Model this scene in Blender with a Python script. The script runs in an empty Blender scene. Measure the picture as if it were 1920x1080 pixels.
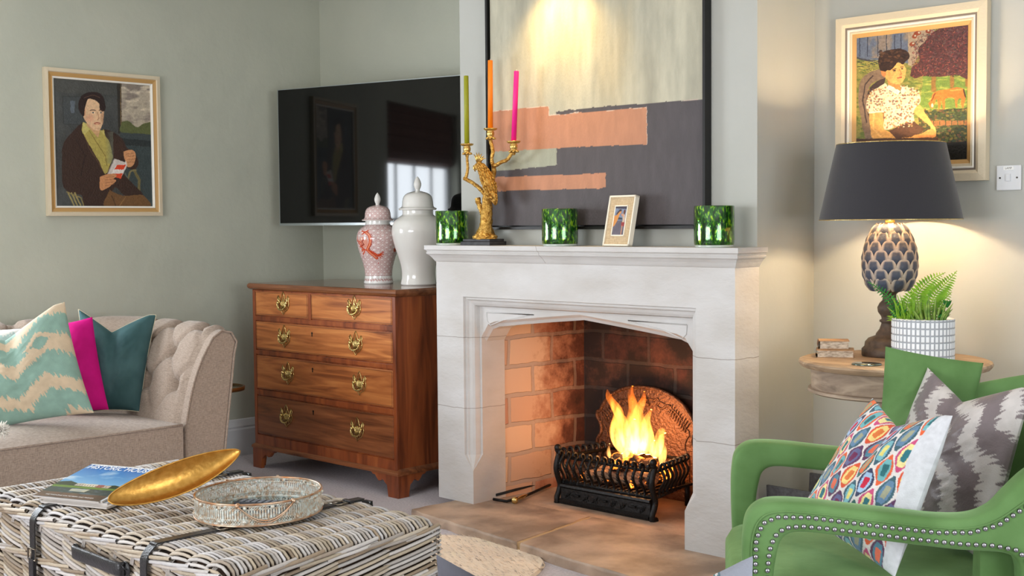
import bpy, bmesh, math, random
import numpy as np
from mathutils import Vector, Matrix
random.seed(7); rng = np.random.default_rng(7)
PI = math.pi
C = bpy.context.scene.collection
scene = bpy.context.scene

# ---------------------------------------------------------------- camera
FPX = 2350.0; EYE = np.array([0., 0., 1.35])
yaw, til, rol = math.radians(45.9), math.radians(2.95), math.radians(0.5)
_h = np.array([-math.cos(yaw), math.sin(yaw), 0]); _r = np.array([math.sin(yaw), math.cos(yaw), 0]); _z = np.array([0, 0, 1.])
FW = _h*math.cos(til) - _z*math.sin(til); _u = _z*math.cos(til) + _h*math.sin(til)
UP = _u*math.cos(rol) + _r*math.sin(rol); RT = _r*math.cos(rol) - _u*math.sin(rol)
cd = bpy.data.cameras.new('camera'); cam = bpy.data.objects.new('camera', cd); C.objects.link(cam)
cd.sensor_width = 36; cd.lens = FPX/1920*36; cd.clip_start = .05
cam.matrix_world = Matrix([[RT[0], UP[0], -FW[0], EYE[0]], [RT[1], UP[1], -FW[1], EYE[1]], [RT[2], UP[2], -FW[2], EYE[2]], [0, 0, 0, 1]])
scene.camera = cam
def ray(u, v): return FW + RT*(u-960)/FPX - UP*(v-540)/FPX
def onp(u, v, p0, n):
    d = ray(u, v); n = np.array(n, float); t = ((np.array(p0)-EYE) @ n)/(d @ n); return EYE + d*t
def atX(u, v, x): return onp(u, v, (x, 0, 0), (1, 0, 0))
def atY(u, v, y): return onp(u, v, (0, y, 0), (0, 1, 0))
def atZ(u, v, z): return onp(u, v, (0, 0, z), (0, 0, 1))

# ---------------------------------------------------------------- world, exposure, daylight
scene.view_settings.view_transform = 'Standard'; scene.view_settings.look = 'None'
scene.view_settings.exposure = 0.0; scene.view_settings.gamma = 1.0
scene.view_settings.use_curve_mapping = False
w = bpy.data.worlds.new('sky'); scene.world = w; w.use_nodes = True
bg = w.node_tree.nodes['Background']; bg.inputs[0].default_value = (.62, .78, 1, 1); bg.inputs[1].default_value = 1.5
def area(name, loc, rot, sx, sy, power, col, spread=PI):
    l = bpy.data.lights.new(name, 'AREA'); l.shape = 'RECTANGLE'; l.size = sx; l.size_y = sy; l.energy = power; l.color = col; l.spread = spread
    o = bpy.data.objects.new(name, l); C.objects.link(o); o.location = loc; o.rotation_euler = rot; return o
# daylight coming in through the three windows of the room
area('daylight_left_window', (-6.36, 1.68, 1.42), (0, -PI/2, 0), .92, 1.4, 100, (.88, .94, 1))
area('daylight_rear_window', (-2.9, -1.98, 1.45), (PI/2, 0, 0), 2.6, 1.3, 145, (.97, .975, 1))
area('daylight_right_window', (1.48, 1.7, 1.45), (0, PI/2, 0), 1.3, 2.2, 90, (.97, .98, 1))
# blind of the left window is built with the window
def spot(name, loc, tgt, power, col, size, blend=.6, rad=.03):
    l = bpy.data.lights.new(name, 'SPOT'); l.energy = power; l.color = col; l.spot_size = size; l.spot_blend = blend; l.shadow_soft_size = rad
    o = bpy.data.objects.new(name, l); C.objects.link(o); o.location = loc
    o.rotation_euler = (Vector(tgt)-Vector(loc)).to_track_quat('-Z', 'Y').to_euler(); return o
def point(name, loc, power, col, rad):
    l = bpy.data.lights.new(name, 'POINT'); l.energy = power; l.color = col; l.shadow_soft_size = rad
    o = bpy.data.objects.new(name, l); C.objects.link(o); o.location = loc; return o
spot('picture_light_beam', (-3.72, 3.95, 2.42), (-3.70, 4.15, 2.1), 24, (1, .66, .22), 1.9, 1.0)  # warm beam of the unseen picture light above the abstract painting

# ---------------------------------------------------------------- helpers
def lin(c):
    c = np.asarray(c, float)/255.
    return np.where(c <= .04045, c/12.92, ((c+.055)/1.055)**2.4)
def L4(c): l = lin(c); return (float(l[0]), float(l[1]), float(l[2]), 1)
MATS = {}
def mat(name, col=(128, 128, 128), rough=.6, metal=0., noise=None, bump=None, attr=False, spec=.5, sheen=0, coat=0, trans=0, ior=1.45, emit=None, stretch=(1, 1, 1), col2=None, nscale=8, weave=None):
    if name in MATS: return MATS[name]
    m = bpy.data.materials.new(name); m.use_nodes = True; nt = m.node_tree; N = nt.nodes; b = N['Principled BSDF']
    b.inputs['Roughness'].default_value = rough; b.inputs['Metallic'].default_value = metal
    b.inputs['Specular IOR Level'].default_value = spec; b.inputs['Sheen Weight'].default_value = sheen
    b.inputs['Coat Weight'].default_value = coat; b.inputs['Coat Roughness'].default_value = .08
    b.inputs['Transmission Weight'].default_value = trans; b.inputs['IOR'].default_value = ior
    b.inputs['Base Color'].default_value = L4(col)
    tc = N.new('ShaderNodeTexCoord'); mp = N.new('ShaderNodeMapping'); nt.links.new(tc.outputs['Object'], mp.inputs[0]); mp.inputs['Scale'].default_value = stretch
    src = None
    if attr:
        a = N.new('ShaderNodeAttribute'); a.attribute_name = 'Col'; src = a.outputs['Color']
        nt.links.new(src, b.inputs['Base Color'])
    if col2 is not None:
        nz = N.new('ShaderNodeTexNoise'); nz.inputs['Scale'].default_value = nscale; nz.inputs['Detail'].default_value = 6
        nt.links.new(mp.outputs[0], nz.inputs['Vector'])
        rp = N.new('ShaderNodeValToRGB'); rp.color_ramp.elements[0].position = .35; rp.color_ramp.elements[1].position = .65
        rp.color_ramp.elements[0].color = L4(col); rp.color_ramp.elements[1].color = L4(col2)
        nt.links.new(nz.outputs['Fac'], rp.inputs[0])
        if attr:
            mx = N.new('ShaderNodeMixRGB'); mx.blend_type = 'MULTIPLY'; mx.inputs[0].default_value = 1
            nt.links.new(src, mx.inputs[1]); nt.links.new(rp.outputs[0], mx.inputs[2]); nt.links.new(mx.outputs[0], b.inputs['Base Color'])
        else: nt.links.new(rp.outputs[0], b.inputs['Base Color'])
    if bump:
        bs, bst = bump
        nb = N.new('ShaderNodeTexNoise'); nb.inputs['Scale'].default_value = bs; nb.inputs['Detail'].default_value = 5
        nt.links.new(mp.outputs[0], nb.inputs['Vector'])
        bp = N.new('ShaderNodeBump'); bp.inputs['Strength'].default_value = bst; bp.inputs['Distance'].default_value = .01
        nt.links.new(nb.outputs['Fac'], bp.inputs['Height']); nt.links.new(bp.outputs[0], b.inputs['Normal'])
    if emit:
        b.inputs['Emission Color'].default_value = L4(emit[0]); b.inputs['Emission Strength'].default_value = emit[1]
    MATS[name] = m; return m
def weave_fabric(name, c1, c2, sc=420, bst=.25):
    """plain woven cloth: two crossed fine noises"""
    if name in MATS: return MATS[name]
    m = mat(name, c1, rough=.9, sheen=.2); nt = m.node_tree; N = nt.nodes; b = N['Principled BSDF']
    tc = N.new('ShaderNodeTexCoord')
    outs = []
    for st in ((sc*.12, sc*.12, sc), (sc, sc, sc*.1)):
        mp = N.new('ShaderNodeMapping'); mp.inputs['Scale'].default_value = st; nt.links.new(tc.outputs['Object'], mp.inputs[0])
        nz = N.new('ShaderNodeTexNoise'); nz.inputs['Scale'].default_value = 1; nz.inputs['Detail'].default_value = 2; nt.links.new(mp.outputs[0], nz.inputs['Vector']); outs.append(nz.outputs['Fac'])
    ad = N.new('ShaderNodeMath'); ad.operation = 'ADD'; nt.links.new(outs[0], ad.inputs[0]); nt.links.new(outs[1], ad.inputs[1])
    mr = N.new('ShaderNodeMapRange'); mr.inputs[1].default_value = .75; mr.inputs[2].default_value = 1.25; nt.links.new(ad.outputs[0], mr.inputs[0])
    mx = N.new('ShaderNodeMixRGB'); mx.inputs[1].default_value = L4(c1); mx.inputs[2].default_value = L4(c2)
    nt.links.new(mr.outputs[0], mx.inputs[0]); nt.links.new(mx.outputs[0], b.inputs['Base Color'])
    bp = N.new('ShaderNodeBump'); bp.inputs['Strength'].default_value = bst; bp.inputs['Distance'].default_value = .002
    nt.links.new(ad.outputs[0], bp.inputs['Height']); nt.links.new(bp.outputs[0], b.inputs['Normal'])
    return m

class MB:
    def __init__(s): s.v = []; s.f = []; s.mi = []; s.sm = []; s.c = {}; s.m = 0; s.col = None; s.smooth = False
    def V(s, p, c=None):
        s.v.append((float(p[0]), float(p[1]), float(p[2])))
        c = c if c is not None else s.col
        if c is not None: s.c[len(s.v)-1] = (float(c[0]), float(c[1]), float(c[2]))
        return len(s.v)-1
    def F(s, ids, smooth=None): s.f.append(tuple(ids)); s.mi.append(s.m); s.sm.append(s.smooth if smooth is None else smooth)
    def box(s, x0, x1, y0, y1, z0, z1, M=None):
        i = len(s.v)
        for z in (z0, z1):
            for x, y in ((x0, y0), (x1, y0), (x1, y1), (x0, y1)):
                p = Vector((x, y, z)); p = M @ p if M is not None else p; s.V(p)
        for q in ((3, 2, 1, 0), (4, 5, 6, 7), (0, 1, 5, 4), (1, 2, 6, 5), (2, 3, 7, 6), (3, 0, 4, 7)): s.F([i+k for k in q], False)
        return s
    def grid(s, P, closeu=False, closev=False, cols=None, flip=False, smooth=True):
        """P[i][j] points"""
        P = np.asarray(P, float); n, m = P.shape[:2]; b = len(s.v)
        for i in range(n):
            for j in range(m): s.V(P[i, j], None if cols is None else cols[i, j])
        for i in range(n if closeu else n-1):
            for j in range(m if closev else m-1):
                a = b+i*m+j; c = b+((i+1) % n)*m+j; d = b+((i+1) % n)*m+(j+1) % m; e = b+i*m+(j+1) % m
                s.F((a, e, d, c) if flip else (a, c, d, e), smooth)
        return s
    def tube(s, pts, r, n=8, cap=True, colr=None, sm=True, flat=1.0, upv=None):
        pts = [np.asarray(p, float) for p in pts]; k = len(pts)
        rs = [r]*k if np.isscalar(r) else list(r)
        ref = np.array(upv, float) if upv is not None else None
        b = len(s.v); prev = None
        for i, p in enumerate(pts):
            t = pts[min(i+1, k-1)]-pts[max(i-1, 0)]; t = t/(np.linalg.norm(t)+1e-12)
            if prev is None:
                a = ref if ref is not None else (np.array([0, 0, 1.]) if abs(t[2]) < .9 else np.array([1., 0, 0]))
            else: a = prev
            a = a-t*(a@t); a /= np.linalg.norm(a)+1e-12; prev = a; bb = np.cross(t, a)
            for j in range(n):
                th = 2*PI*j/n; s.V(p+(a*math.cos(th)*flat+bb*math.sin(th))*rs[i], colr)
        for i in range(k-1):
            for j in range(n): s.F((b+i*n+j, b+i*n+(j+1) % n, b+(i+1)*n+(j+1) % n, b+(i+1)*n+j), sm)
        if cap:
            s.F([b+j for j in range(n)][::-1], False); s.F([b+(k-1)*n+j for j in range(n)], False)
        return s
    def lathe(s, prof, c=(0, 0, 0), n=48, sm=True, colf=None, sx=1, sy=1, rot=0):
        """prof [(r,z)...]"""
        b = len(s.v); m = len(prof)
        for i, (r, z) in enumerate(prof):
            for j in range(n):
                th = 2*PI*j/n; x = r*math.cos(th)*sx; y = r*math.sin(th)*sy
                s.V((c[0]+x*math.cos(rot)-y*math.sin(rot), c[1]+x*math.sin(rot)+y*math.cos(rot), c[2]+z), None if colf is None else colf(i, j, r, z, th))
        for i in range(m-1):
            for j in range(n): s.F((b+i*n+j, b+i*n+(j+1) % n, b+(i+1)*n+(j+1) % n, b+(i+1)*n+j), sm)
        if prof[0][0] > 1e-6: s.F([b+j for j in range(n)][::-1], False)
        if prof[-1][0] > 1e-6: s.F([b+(m-1)*n+j for j in range(n)], False)
        return s
    def sph(s, c, r, nu=16, nv=10, sc=(1, 1, 1), M=None, colr=None):
        b = len(s.v)
        for i in range(nv+1):
            ph = PI*i/nv
            for j in range(nu):
                th = 2*PI*j/nu; p = Vector((math.sin(ph)*math.cos(th)*r*sc[0], math.sin(ph)*math.sin(th)*r*sc[1], -math.cos(ph)*r*sc[2]))
                if M is not None: p = M @ p
                s.V((p.x+c[0], p.y+c[1], p.z+c[2]), colr)
        for i in range(nv):
            for j in range(nu): s.F((b+i*nu+j, b+i*nu+(j+1) % nu, b+(i+1)*nu+(j+1) % nu, b+(i+1)*nu+j), True)
        return s
    def prism(s, poly, f0, f1):
        """poly [(a,b)], f0/f1 map (a,b)->world for the two caps"""
        n = len(poly); b = len(s.v)
        for p in poly: s.V(f0(*p))
        for p in poly: s.V(f1(*p))
        s.F([b+i for i in range(n)][::-1], False); s.F([b+n+i for i in range(n)], False)
        for i in range(n): s.F((b+i, b+(i+1) % n, b+n+(i+1) % n, b+n+i), False)
        return s
    def build(s, name, mats, parent=None, base=None, bevel=0, sub=0, kind=None, solid=0, recalc=True):
        if not isinstance(mats, (list, tuple)): mats = [mats]
        if base is None:
            base = BASE.get(parent.name) if parent is not None else None
            if base is None:
                a = np.array(s.v); base = ((a[:, 0].min()+a[:, 0].max())/2, (a[:, 1].min()+a[:, 1].max())/2, a[:, 2].min())
        me = bpy.data.meshes.new(name)
        a = np.array(s.v)-np.array(base)
        me.from_pydata(a.tolist(), [], s.f)
        for m in mats: me.materials.append(m)
        me.polygons.foreach_set('material_index', s.mi); me.polygons.foreach_set('use_smooth', s.sm)
        if s.c:
            at = me.color_attributes.new('Col', 'FLOAT_COLOR', 'POINT'); arr = np.ones((len(s.v), 4), np.float32)*.5; arr[:, 3] = 1
            ks = np.fromiter(s.c.keys(), int); arr[ks, :3] = np.array(list(s.c.values())); at.data.foreach_set('color', arr.ravel())
        if recalc:
            bm = bmesh.new(); bm.from_mesh(me); bmesh.ops.recalc_face_normals(bm, faces=bm.faces); bm.to_mesh(me); bm.free()
        me.update()
        o = bpy.data.objects.new(name, me); C.objects.link(o)
        if parent is not None: o.parent = parent; BASE[o.name] = base
        else: o.location = base; BASE[o.name] = base
        if bevel:
            md = o.modifiers.new('bevel', 'BEVEL'); md.width = bevel; md.segments = 2; md.limit_method = 'ANGLE'
        if sub:
            md = o.modifiers.new('sub', 'SUBSURF'); md.levels = sub; md.render_levels = sub
        if kind: o['kind'] = kind
        return o
BASE = {}
def thing(name, label, cat, loc, group=None):
    o = bpy.data.objects.new(name, None); C.objects.link(o); o.location = loc; o.empty_display_size = .05
    o['label'] = label; o['category'] = cat; BASE[o.name] = tuple(loc)
    if group: o['group'] = group
    return o
def tag(o, label, cat, group=None):
    o['label'] = label; o['category'] = cat
    if group: o['group'] = group
    return o
def struct(name, mb, m, **k): return mb.build(name, m, kind='structure', **k)
def spl(pts, n=8):
    """Catmull-Rom through points"""
    P = [np.asarray(p, float) for p in pts]; P = [2*P[0]-P[1]]+P+[2*P[-1]-P[-2]]; out = []
    for i in range(1, len(P)-2):
        for k in range(n):
            t = k/n; a, b, c, d = P[i-1:i+3]
            out.append(.5*((2*b)+(-a+c)*t+(2*a-5*b+4*c-d)*t*t+(-a+3*b-3*c+d)*t**3))
    out.append(P[-2]); return out
def resample(poly, n, closed=False):
    P = np.array(poly, float)
    if closed: P = np.vstack([P, P[:1]])
    d = np.r_[0, np.cumsum(np.linalg.norm(np.diff(P, axis=0), axis=1))]
    t = np.linspace(0, d[-1], n, endpoint=not closed)
    return np.stack([np.interp(t, d, P[:, k]) for k in range(P.shape[1])], 1)
_g = rng.random((64, 64))
def vnoise(x, y):
    """smooth value noise of arrays"""
    x = np.asarray(x, float); y = np.asarray(y, float); xi = np.floor(x).astype(int); yi = np.floor(y).astype(int); fx = x-xi; fy = y-yi
    fx = fx*fx*(3-2*fx); fy = fy*fy*(3-2*fy); g = lambda a, b: _g[a % 64, b % 64]
    return (g(xi, yi)*(1-fx)+g(xi+1, yi)*fx)*(1-fy)+(g(xi, yi+1)*(1-fx)+g(xi+1, yi+1)*fx)*fy
def fbm(x, y, o=4):
    s = 0; a = .5
    for k in range(o): s = s+a*vnoise(x*2**k+k*7.3, y*2**k+k*3.1); a /= 2
    return s
class Paint:
    """painter's canvas evaluated at points (X,Y) of the picture"""
    def __init__(s, X, Y, col): s.X = X; s.Y = Y; s.I = np.ones(X.shape+(3,))*np.array(col, float)
    def _put(s, m, col, a=1.):
        m = np.clip(m, 0, 1)[..., None]*a; s.I = s.I*(1-m)+np.array(col, float)*m; return s
    def poly(s, pts, col, a=1.):
        P = np.array(pts, float); ins = np.zeros(s.X.shape, bool); n = len(P)
        for i in range(n):
            x0, y0 = P[i]; x1, y1 = P[(i+1) % n]
            if y0 == y1: continue
            c = ((y0 > s.Y) != (y1 > s.Y)) & (s.X < (x1-x0)*(s.Y-y0)/(y1-y0)+x0); ins ^= c
        return s._put(ins.astype(float), col, a)
    def spoly(s, pts, col, a=1.): return s.poly(spl(list(pts)+[pts[0]], 5), col, a)
    def ell(s, cx, cy, rx, ry, col, a=1., rot=0, soft=.15):
        dx = s.X-cx; dy = s.Y-cy; c, q = math.cos(rot), math.sin(rot); d = np.hypot((dx*c+dy*q)/rx, (-dx*q+dy*c)/ry)
        return s._put((1-d)/soft+.5, col, a)
    def line(s, pts, wd, col, a=1.):
        m = np.zeros(s.X.shape)
        for (x0, y0), (x1, y1) in zip(pts[:-1], pts[1:]):
            dx, dy = x1-x0, y1-y0; t = np.clip(((s.X-x0)*dx+(s.Y-y0)*dy)/(dx*dx+dy*dy+1e-9), 0, 1)
            m = np.maximum(m, np.clip((wd/2-np.hypot(s.X-x0-t*dx, s.Y-y0-t*dy))/(wd*.25)+.5, 0, 1))
        return s._put(m, col, a)
    def rough(s, sc, amp):
        n = fbm(s.X*sc, s.Y*sc)-.47; s.I = s.I*(1+amp*2*n[..., None]); return s
    def out(s): return lin(np.clip(s.I, 0, 255))
# ================================================================ materials of the setting
M_wall = mat('sage_wall_paint', (190, 192, 176), rough=.75, bump=(5, .5), col2=(182, 185, 170), nscale=2)
_nt = M_wall.node_tree
for nd in _nt.nodes:
    if nd.type == 'BUMP': nd.inputs['Distance'].default_value = .02
M_wallw = mat('sage_wall_paint_lit', (183, 184, 177), rough=.75, bump=(6, .35), col2=(177, 178, 170), nscale=2)  # same wall paint, toned separately for how light falls on these walls
M_white = mat('white_gloss_paint', (216, 218, 220), rough=.35, bump=(20, .05))
M_ceil = mat('ceiling_paint', (228, 226, 220), rough=.8)
M_carpet = mat('carpet_pile', (226, 216, 222), rough=1, sheen=.4, col2=(200, 190, 196), nscale=90, bump=(350, .8))
M_dark = mat('dark_wood_beam', (58, 44, 34), rough=.6, bump=(20, .4), stretch=(1, 8, 8))
LW, RW, BW, FWY = -6.25, 1.5, -2.0, 4.77
CEIL = 2.72
# floor and ceiling
struct('floor', MB().box(LW-.2, RW+.2, BW-.2, 5.0, -.1, 0), M_carpet, base=(0, 0, 0))
struct('ceiling', MB().box(LW-.2, RW+.2, BW-.2, 5.0, CEIL, CEIL+.1), M_ceil, base=(0, 0, 0))
# left wall with its window opening
m = MB(); T = .28
wy0, wy1, wz0, wz1 = .95, 2.42, .95, 2.26
m.box(LW-T, LW, BW-.2, wy0, 0, CEIL).box(LW-T, LW, wy1, 5.0, 0, CEIL).box(LW-T, LW, wy0, wy1, 0, wz0).box(LW-T, LW, wy0, wy1, wz1, CEIL)
struct('wall_left', m, M_wall, base=(0, 0, 0))
def window(name, f, a0, a1, z0, z1, nx=4, nz=3):
    """f(a, d, z) maps along / depth / height to world"""
    m = MB()
    def bx(a_, b_, za, zb, d0=.0, d1=.05):
        p, q = f(a_, d0, za), f(b_, d1, zb); m.box(min(p[0], q[0]), max(p[0], q[0]), min(p[1], q[1]), max(p[1], q[1]), min(p[2], q[2]), max(p[2], q[2]))
    w_ = .05
    bx(a0, a0+w_, z0, z1); bx(a1-w_, a1, z0, z1); bx(a0, a1, z0, z0+w_); bx(a0, a1, z1-w_, z1)
    for i in range(1, nx): a = a0+(a1-a0)*i/nx; bx(a-.012, a+.012, z0, z1, .01, .04)
    for i in range(1, nz): z = z0+(z1-z0)*i/nz; bx(a0, a1, z-.012, z+.012, .01, .04)
    o = struct(name, m, M_white, base=(0, 0, 0)); return o
window('window_1', lambda a, d, z: (LW-.08-d, a, z), wy0, wy1, wz0, wz1)
window('window_2', lambda a, d, z: (a, BW-.02-d+.06, z), -4.25, -1.55, .78, 2.12, 5, 3)
window('window_3', lambda a, d, z: (RW+.02+d-.06, a, z), .55, 2.85, .78, 2.12, 5, 3)
M_blind = mat('striped_blind', (96, 58, 50), rough=.9, col2=(120, 80, 66), nscale=3, stretch=(1, 14, .3))
m = MB()
for k in range(5):
    z = 1.83+k*.09; m.grid([[(LW-.05, y, z), (LW-.03, y, z+.015), (LW-.05, y, z+.088)] for y in (wy0+.01, wy1-.01)], smooth=False)
m.box(LW-.07, LW-.045, wy0+.01, wy1-.01, 1.83, 2.26)
o = m.build('roman_blind', M_blind); tag(o, 'dark striped roman blind half lowered over the window in the left wall', 'blind')
# rear and right walls
m = MB().box(LW, -4.25, BW-.2, BW, 0, CEIL).box(-1.55, RW, BW-.2, BW, 0, CEIL).box(-4.25, -1.55, BW-.2, BW, 0, .78).box(-4.25, -1.55, BW-.2, BW, 2.12, CEIL)
struct('wall_rear', m, M_wallw, base=(0, 0, 0))
m = MB().box(RW, RW+.2, BW-.2, .55, 0, CEIL).box(RW, RW+.2, 2.85, 5, 0, CEIL).box(RW, RW+.2, .55, 2.85, 0, .78).box(RW, RW+.2, .55, 2.85, 2.12, CEIL)
struct('wall_right', m, M_wallw, base=(0, 0, 0))
# fireplace wall: left alcove back, chimney breast, right alcove back
CX0, CX1, CY = -4.39, -2.72, 4.185
struct('wall_alcove_left', MB().box(LW, CX0, FWY, 5.0, 0, CEIL), M_wall, base=(0, 0, 0))
struct('wall_alcove_right', MB().box(CX1, RW, 4.61, 5.0, 0, CEIL), M_wallw, base=(0, 0, 0))
m = MB(); fx0, fx1 = -4.157, -2.949
m.box(CX0, fx0-.01, CY, 5.0, 0, CEIL).box(fx1+.01, CX1, CY, 5.0, 0, CEIL).box(fx0-.01, fx1+.01, CY, 5.0, .985, CEIL)
struct('wall_chimney_breast', m, M_wallw, base=(0, 0, 0))
# skirting boards
def skirt(name, p0, p1, n):
    """along p0->p1, n = direction into the room"""
    m = MB(); d = np.array(p1, float)-np.array(p0); L = np.linalg.norm(d); d /= L; n = np.array(n, float)
    prof = [(0, 0), (.022, 0), (.022, .155), (.017, .165), (.019, .175), (.012, .195), (.006, .212), (0, .217)]
    P = [[(p0[0]+d[0]*t+n[0]*o, p0[1]+d[1]*t+n[1]*o, z) for (o, z) in prof] for t in (0, L)]
    m.grid(P, closev=True, smooth=False); b = len(m.v); k = len(prof)
    m.F([i for i in range(k)]); m.F([k+i for i in range(k)])
    return struct(name, m, M_white, base=(0, 0, 0))
skirt('baseboard_left', (LW, BW), (LW, FWY), (1, 0))
skirt('baseboard_alcove_left', (LW+.022, FWY), (CX0, FWY), (0, -1))
skirt('baseboard_alcove_right', (CX1, 4.61), (RW, 4.61), (0, -1))
skirt('baseboard_rear', (LW, BW), (RW, BW), (0, 1))

# ---------------------------------------------------------------- hearth slabs
M_hearth = mat('hearth_stone', (198, 172, 150), rough=.55, col2=(142, 122, 106), nscale=5, bump=(14, .6))
_m = M_hearth; _nt = _m.node_tree
M_mortar = mat('hearth_mortar', (196, 168, 128), rough=.9, bump=(60, .6))
hx = -3.49
def slab(name, poly, z0, z1, mt, seed=0):
    m = MB(); r = random.Random(seed); pts = []
    n = len(poly)
    for i in range(n):
        a = np.array(poly[i]); b = np.array(poly[(i+1) % n]); L = np.linalg.norm(b-a); k = max(2, int(L/.04)); nn = np.array([-(b-a)[1], (b-a)[0]])/L
        for j in range(k): pts.append(a+(b-a)*j/k+nn*r.uniform(-.004, .004)*(j > 0))
    b0 = len(m.v); k = len(pts)
    for p in pts: m.V((p[0]+r.uniform(-.003, .003), p[1]+r.uniform(-.003, .003), z0))
    for p in pts: m.V((p[0], p[1], z1-.012+r.uniform(-.004, .002)))
    cen = sum(pts)/k
    for p in pts: q = cen+(p-cen)*.992; m.V((q[0], q[1], z1))
    for l in range(2):
        for i in range(k): m.F((b0+l*k+i, b0+l*k+(i+1) % k, b0+(l+1)*k+(i+1) % k, b0+(l+1)*k+i), l == 1)
    m.F([b0+2*k+i for i in range(k)], False)
    return m.build(name, mt, base=(cen[0], cen[1], z0))
hA, hB, hC = atZ(800, 968, .045), atZ(970, 1022, .045), atZ(1140, 1073, .045)
yA, yB, yC = 3.72, 3.655, 3.60
o = slab('hearth_slab', [(-4.27, 4.20), (-4.30, 3.76), (-4.16, 3.735), (-3.535, 3.66), (-3.60, 4.20)], .0, .045, M_hearth, 1)
tag(o, 'brown sandstone hearth slab left of the pale mortar joint, in front of the fireplace', 'hearth slab', 'hearth slabs')
o = slab('hearth_slab', [(-3.585, 4.20), (-3.51, 3.655), (-3.1, 3.60), (-2.5, 3.55), (-2.45, 4.02), (-2.70, 4.20)], .0, .045, M_hearth, 2)
tag(o, 'brown sandstone hearth slab right of the pale mortar joint, in front of the fireplace', 'hearth slab', 'hearth slabs')
struct('trim_2', MB().prism([(-3.612, 4.2), (-3.572, 4.2), (-3.505, 3.67), (-3.54, 3.665)], lambda a, b: (a, b, .0), lambda a, b: (a, b, .041)), M_mortar)
struct('trim_3', MB().box(-4.27, -2.85, 4.195, 4.8, 0, .043), M_hearth, base=(0, 0, 0))

# ---------------------------------------------------------------- firebox brickwork
def brick_mat(name, ax):
    m = bpy.data.materials.new(name); m.use_nodes = True; nt = m.node_tree; N = nt.nodes; b = N['Principled BSDF']; b.inputs['Roughness'].default_value = .85
    tc = N.new('ShaderNodeTexCoord'); sp = N.new('ShaderNodeSeparateXYZ'); cb = N.new('ShaderNodeCombineXYZ'); nt.links.new(tc.outputs['Object'], sp.inputs[0])
    nt.links.new(sp.outputs[ax], cb.inputs[0]); nt.links.new(sp.outputs[2], cb.inputs[1])
    mp = N.new('ShaderNodeMapping'); nt.links.new(cb.outputs[0], mp.inputs[0]); mp.inputs['Location'].default_value = (.01, .039, 0)
    nz = N.new('ShaderNodeTexNoise'); nz.inputs['Scale'].default_value = 9; nz.inputs['Detail'].default_value = 3
    nt.links.new(tc.outputs['Object'], nz.inputs['Vector'])
    mv = N.new('ShaderNodeMixRGB'); mv.blend_type = 'LINEAR_LIGHT'; mv.inputs[0].default_value = .012; nt.links.new(mp.outputs[0], mv.inputs[1]); nt.links.new(nz.outputs['Color'], mv.inputs[2])
    br = N.new('ShaderNodeTexBrick'); br.inputs['Scale'].default_value = 1; br.inputs['Brick Width'].default_value = .285; br.inputs['Row Height'].default_value = .141
    br.inputs['Mortar Size'].default_value = .011; br.inputs['Mortar Smooth'].default_value = .3; br.offset = .45
    br.inputs['Color1'].default_value = L4((226, 196, 166)); br.inputs['Color2'].default_value = L4((190, 142, 118)); br.inputs['Mortar'].default_value = L4((186, 164, 148))
    nt.links.new(mv.outputs[0], br.inputs['Vector'])
    # soot and scorching: strongest at the back, broken by noise
    n2 = N.new('ShaderNodeTexNoise'); n2.inputs['Scale'].default_value = 5; n2.inputs['Detail'].default_value = 8; n2.inputs['Roughness'].default_value = .7; nt.links.new(tc.outputs['Object'], n2.inputs['Vector'])
    mr = N.new('ShaderNodeMapRange')
    if ax == 1: nt.links.new(sp.outputs[1], mr.inputs[0]); mr.inputs[1].default_value = 4.30; mr.inputs[2].default_value = 4.74; mr.inputs[3].default_value = -.35; mr.inputs[4].default_value = .62
    else: nt.links.new(sp.outputs[0], mr.inputs[0]); mr.inputs[1].default_value = -4.1; mr.inputs[2].default_value = -2.9; mr.inputs[3].default_value = .95; mr.inputs[4].default_value = .72
    ad = N.new('ShaderNodeMath'); ad.operation = 'ADD'; nt.links.new(mr.outputs[0], ad.inputs[0])
    m2 = N.new('ShaderNodeMapRange'); m2.inputs[1].default_value = .3; m2.inputs[2].default_value = .7; m2.inputs[3].default_value = -.35; m2.inputs[4].default_value = .45; nt.links.new(n2.outputs['Fac'], m2.inputs[0]); nt.links.new(m2.outputs[0], ad.inputs[1]); ad.use_clamp = True
    rp = N.new('ShaderNodeValToRGB'); e = rp.color_ramp.elements; e[0].position = 0; e[0].color = (1, 1, 1, 1); e[1].position = 1; e[1].color = (.035, .025, .024, 1)
    x = e.new(.35); x.color = (.62, .42, .35, 1); x = e.new(.6); x.color = (.20, .10, .085, 1)
    nt.links.new(ad.outputs[0], rp.inputs[0])
    mx = N.new('ShaderNodeMixRGB'); mx.blend_type = 'MULTIPLY'; mx.inputs[0].default_value = 1; nt.links.new(br.outputs['Color'], mx.inputs[1]); nt.links.new(rp.outputs[0], mx.inputs[2])
    sv = N.new('ShaderNodeMapRange'); sv.inputs[3].default_value = 1; sv.inputs[4].default_value = .72 if ax == 1 else .94; nt.links.new(br.outputs['Fac'], sv.inputs[0]); nt.links.new(sv.outputs[0], mx.inputs[0])
    nt.links.new(mx.outputs[0], b.inputs['Base Color'])
    bp = N.new('ShaderNodeBump'); bp.inputs['Strength'].default_value = .8; bp.inputs['Distance'].default_value = .006; bp.invert = True; nt.links.new(br.outputs['Fac'], bp.inputs['Height']); nt.links.new(bp.outputs[0], b.inputs['Normal'])
    return m
MBL, MBB = brick_mat('firebrick_side', 1), brick_mat('firebrick_back', 0)
FBY = 4.775
m = MB()
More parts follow.
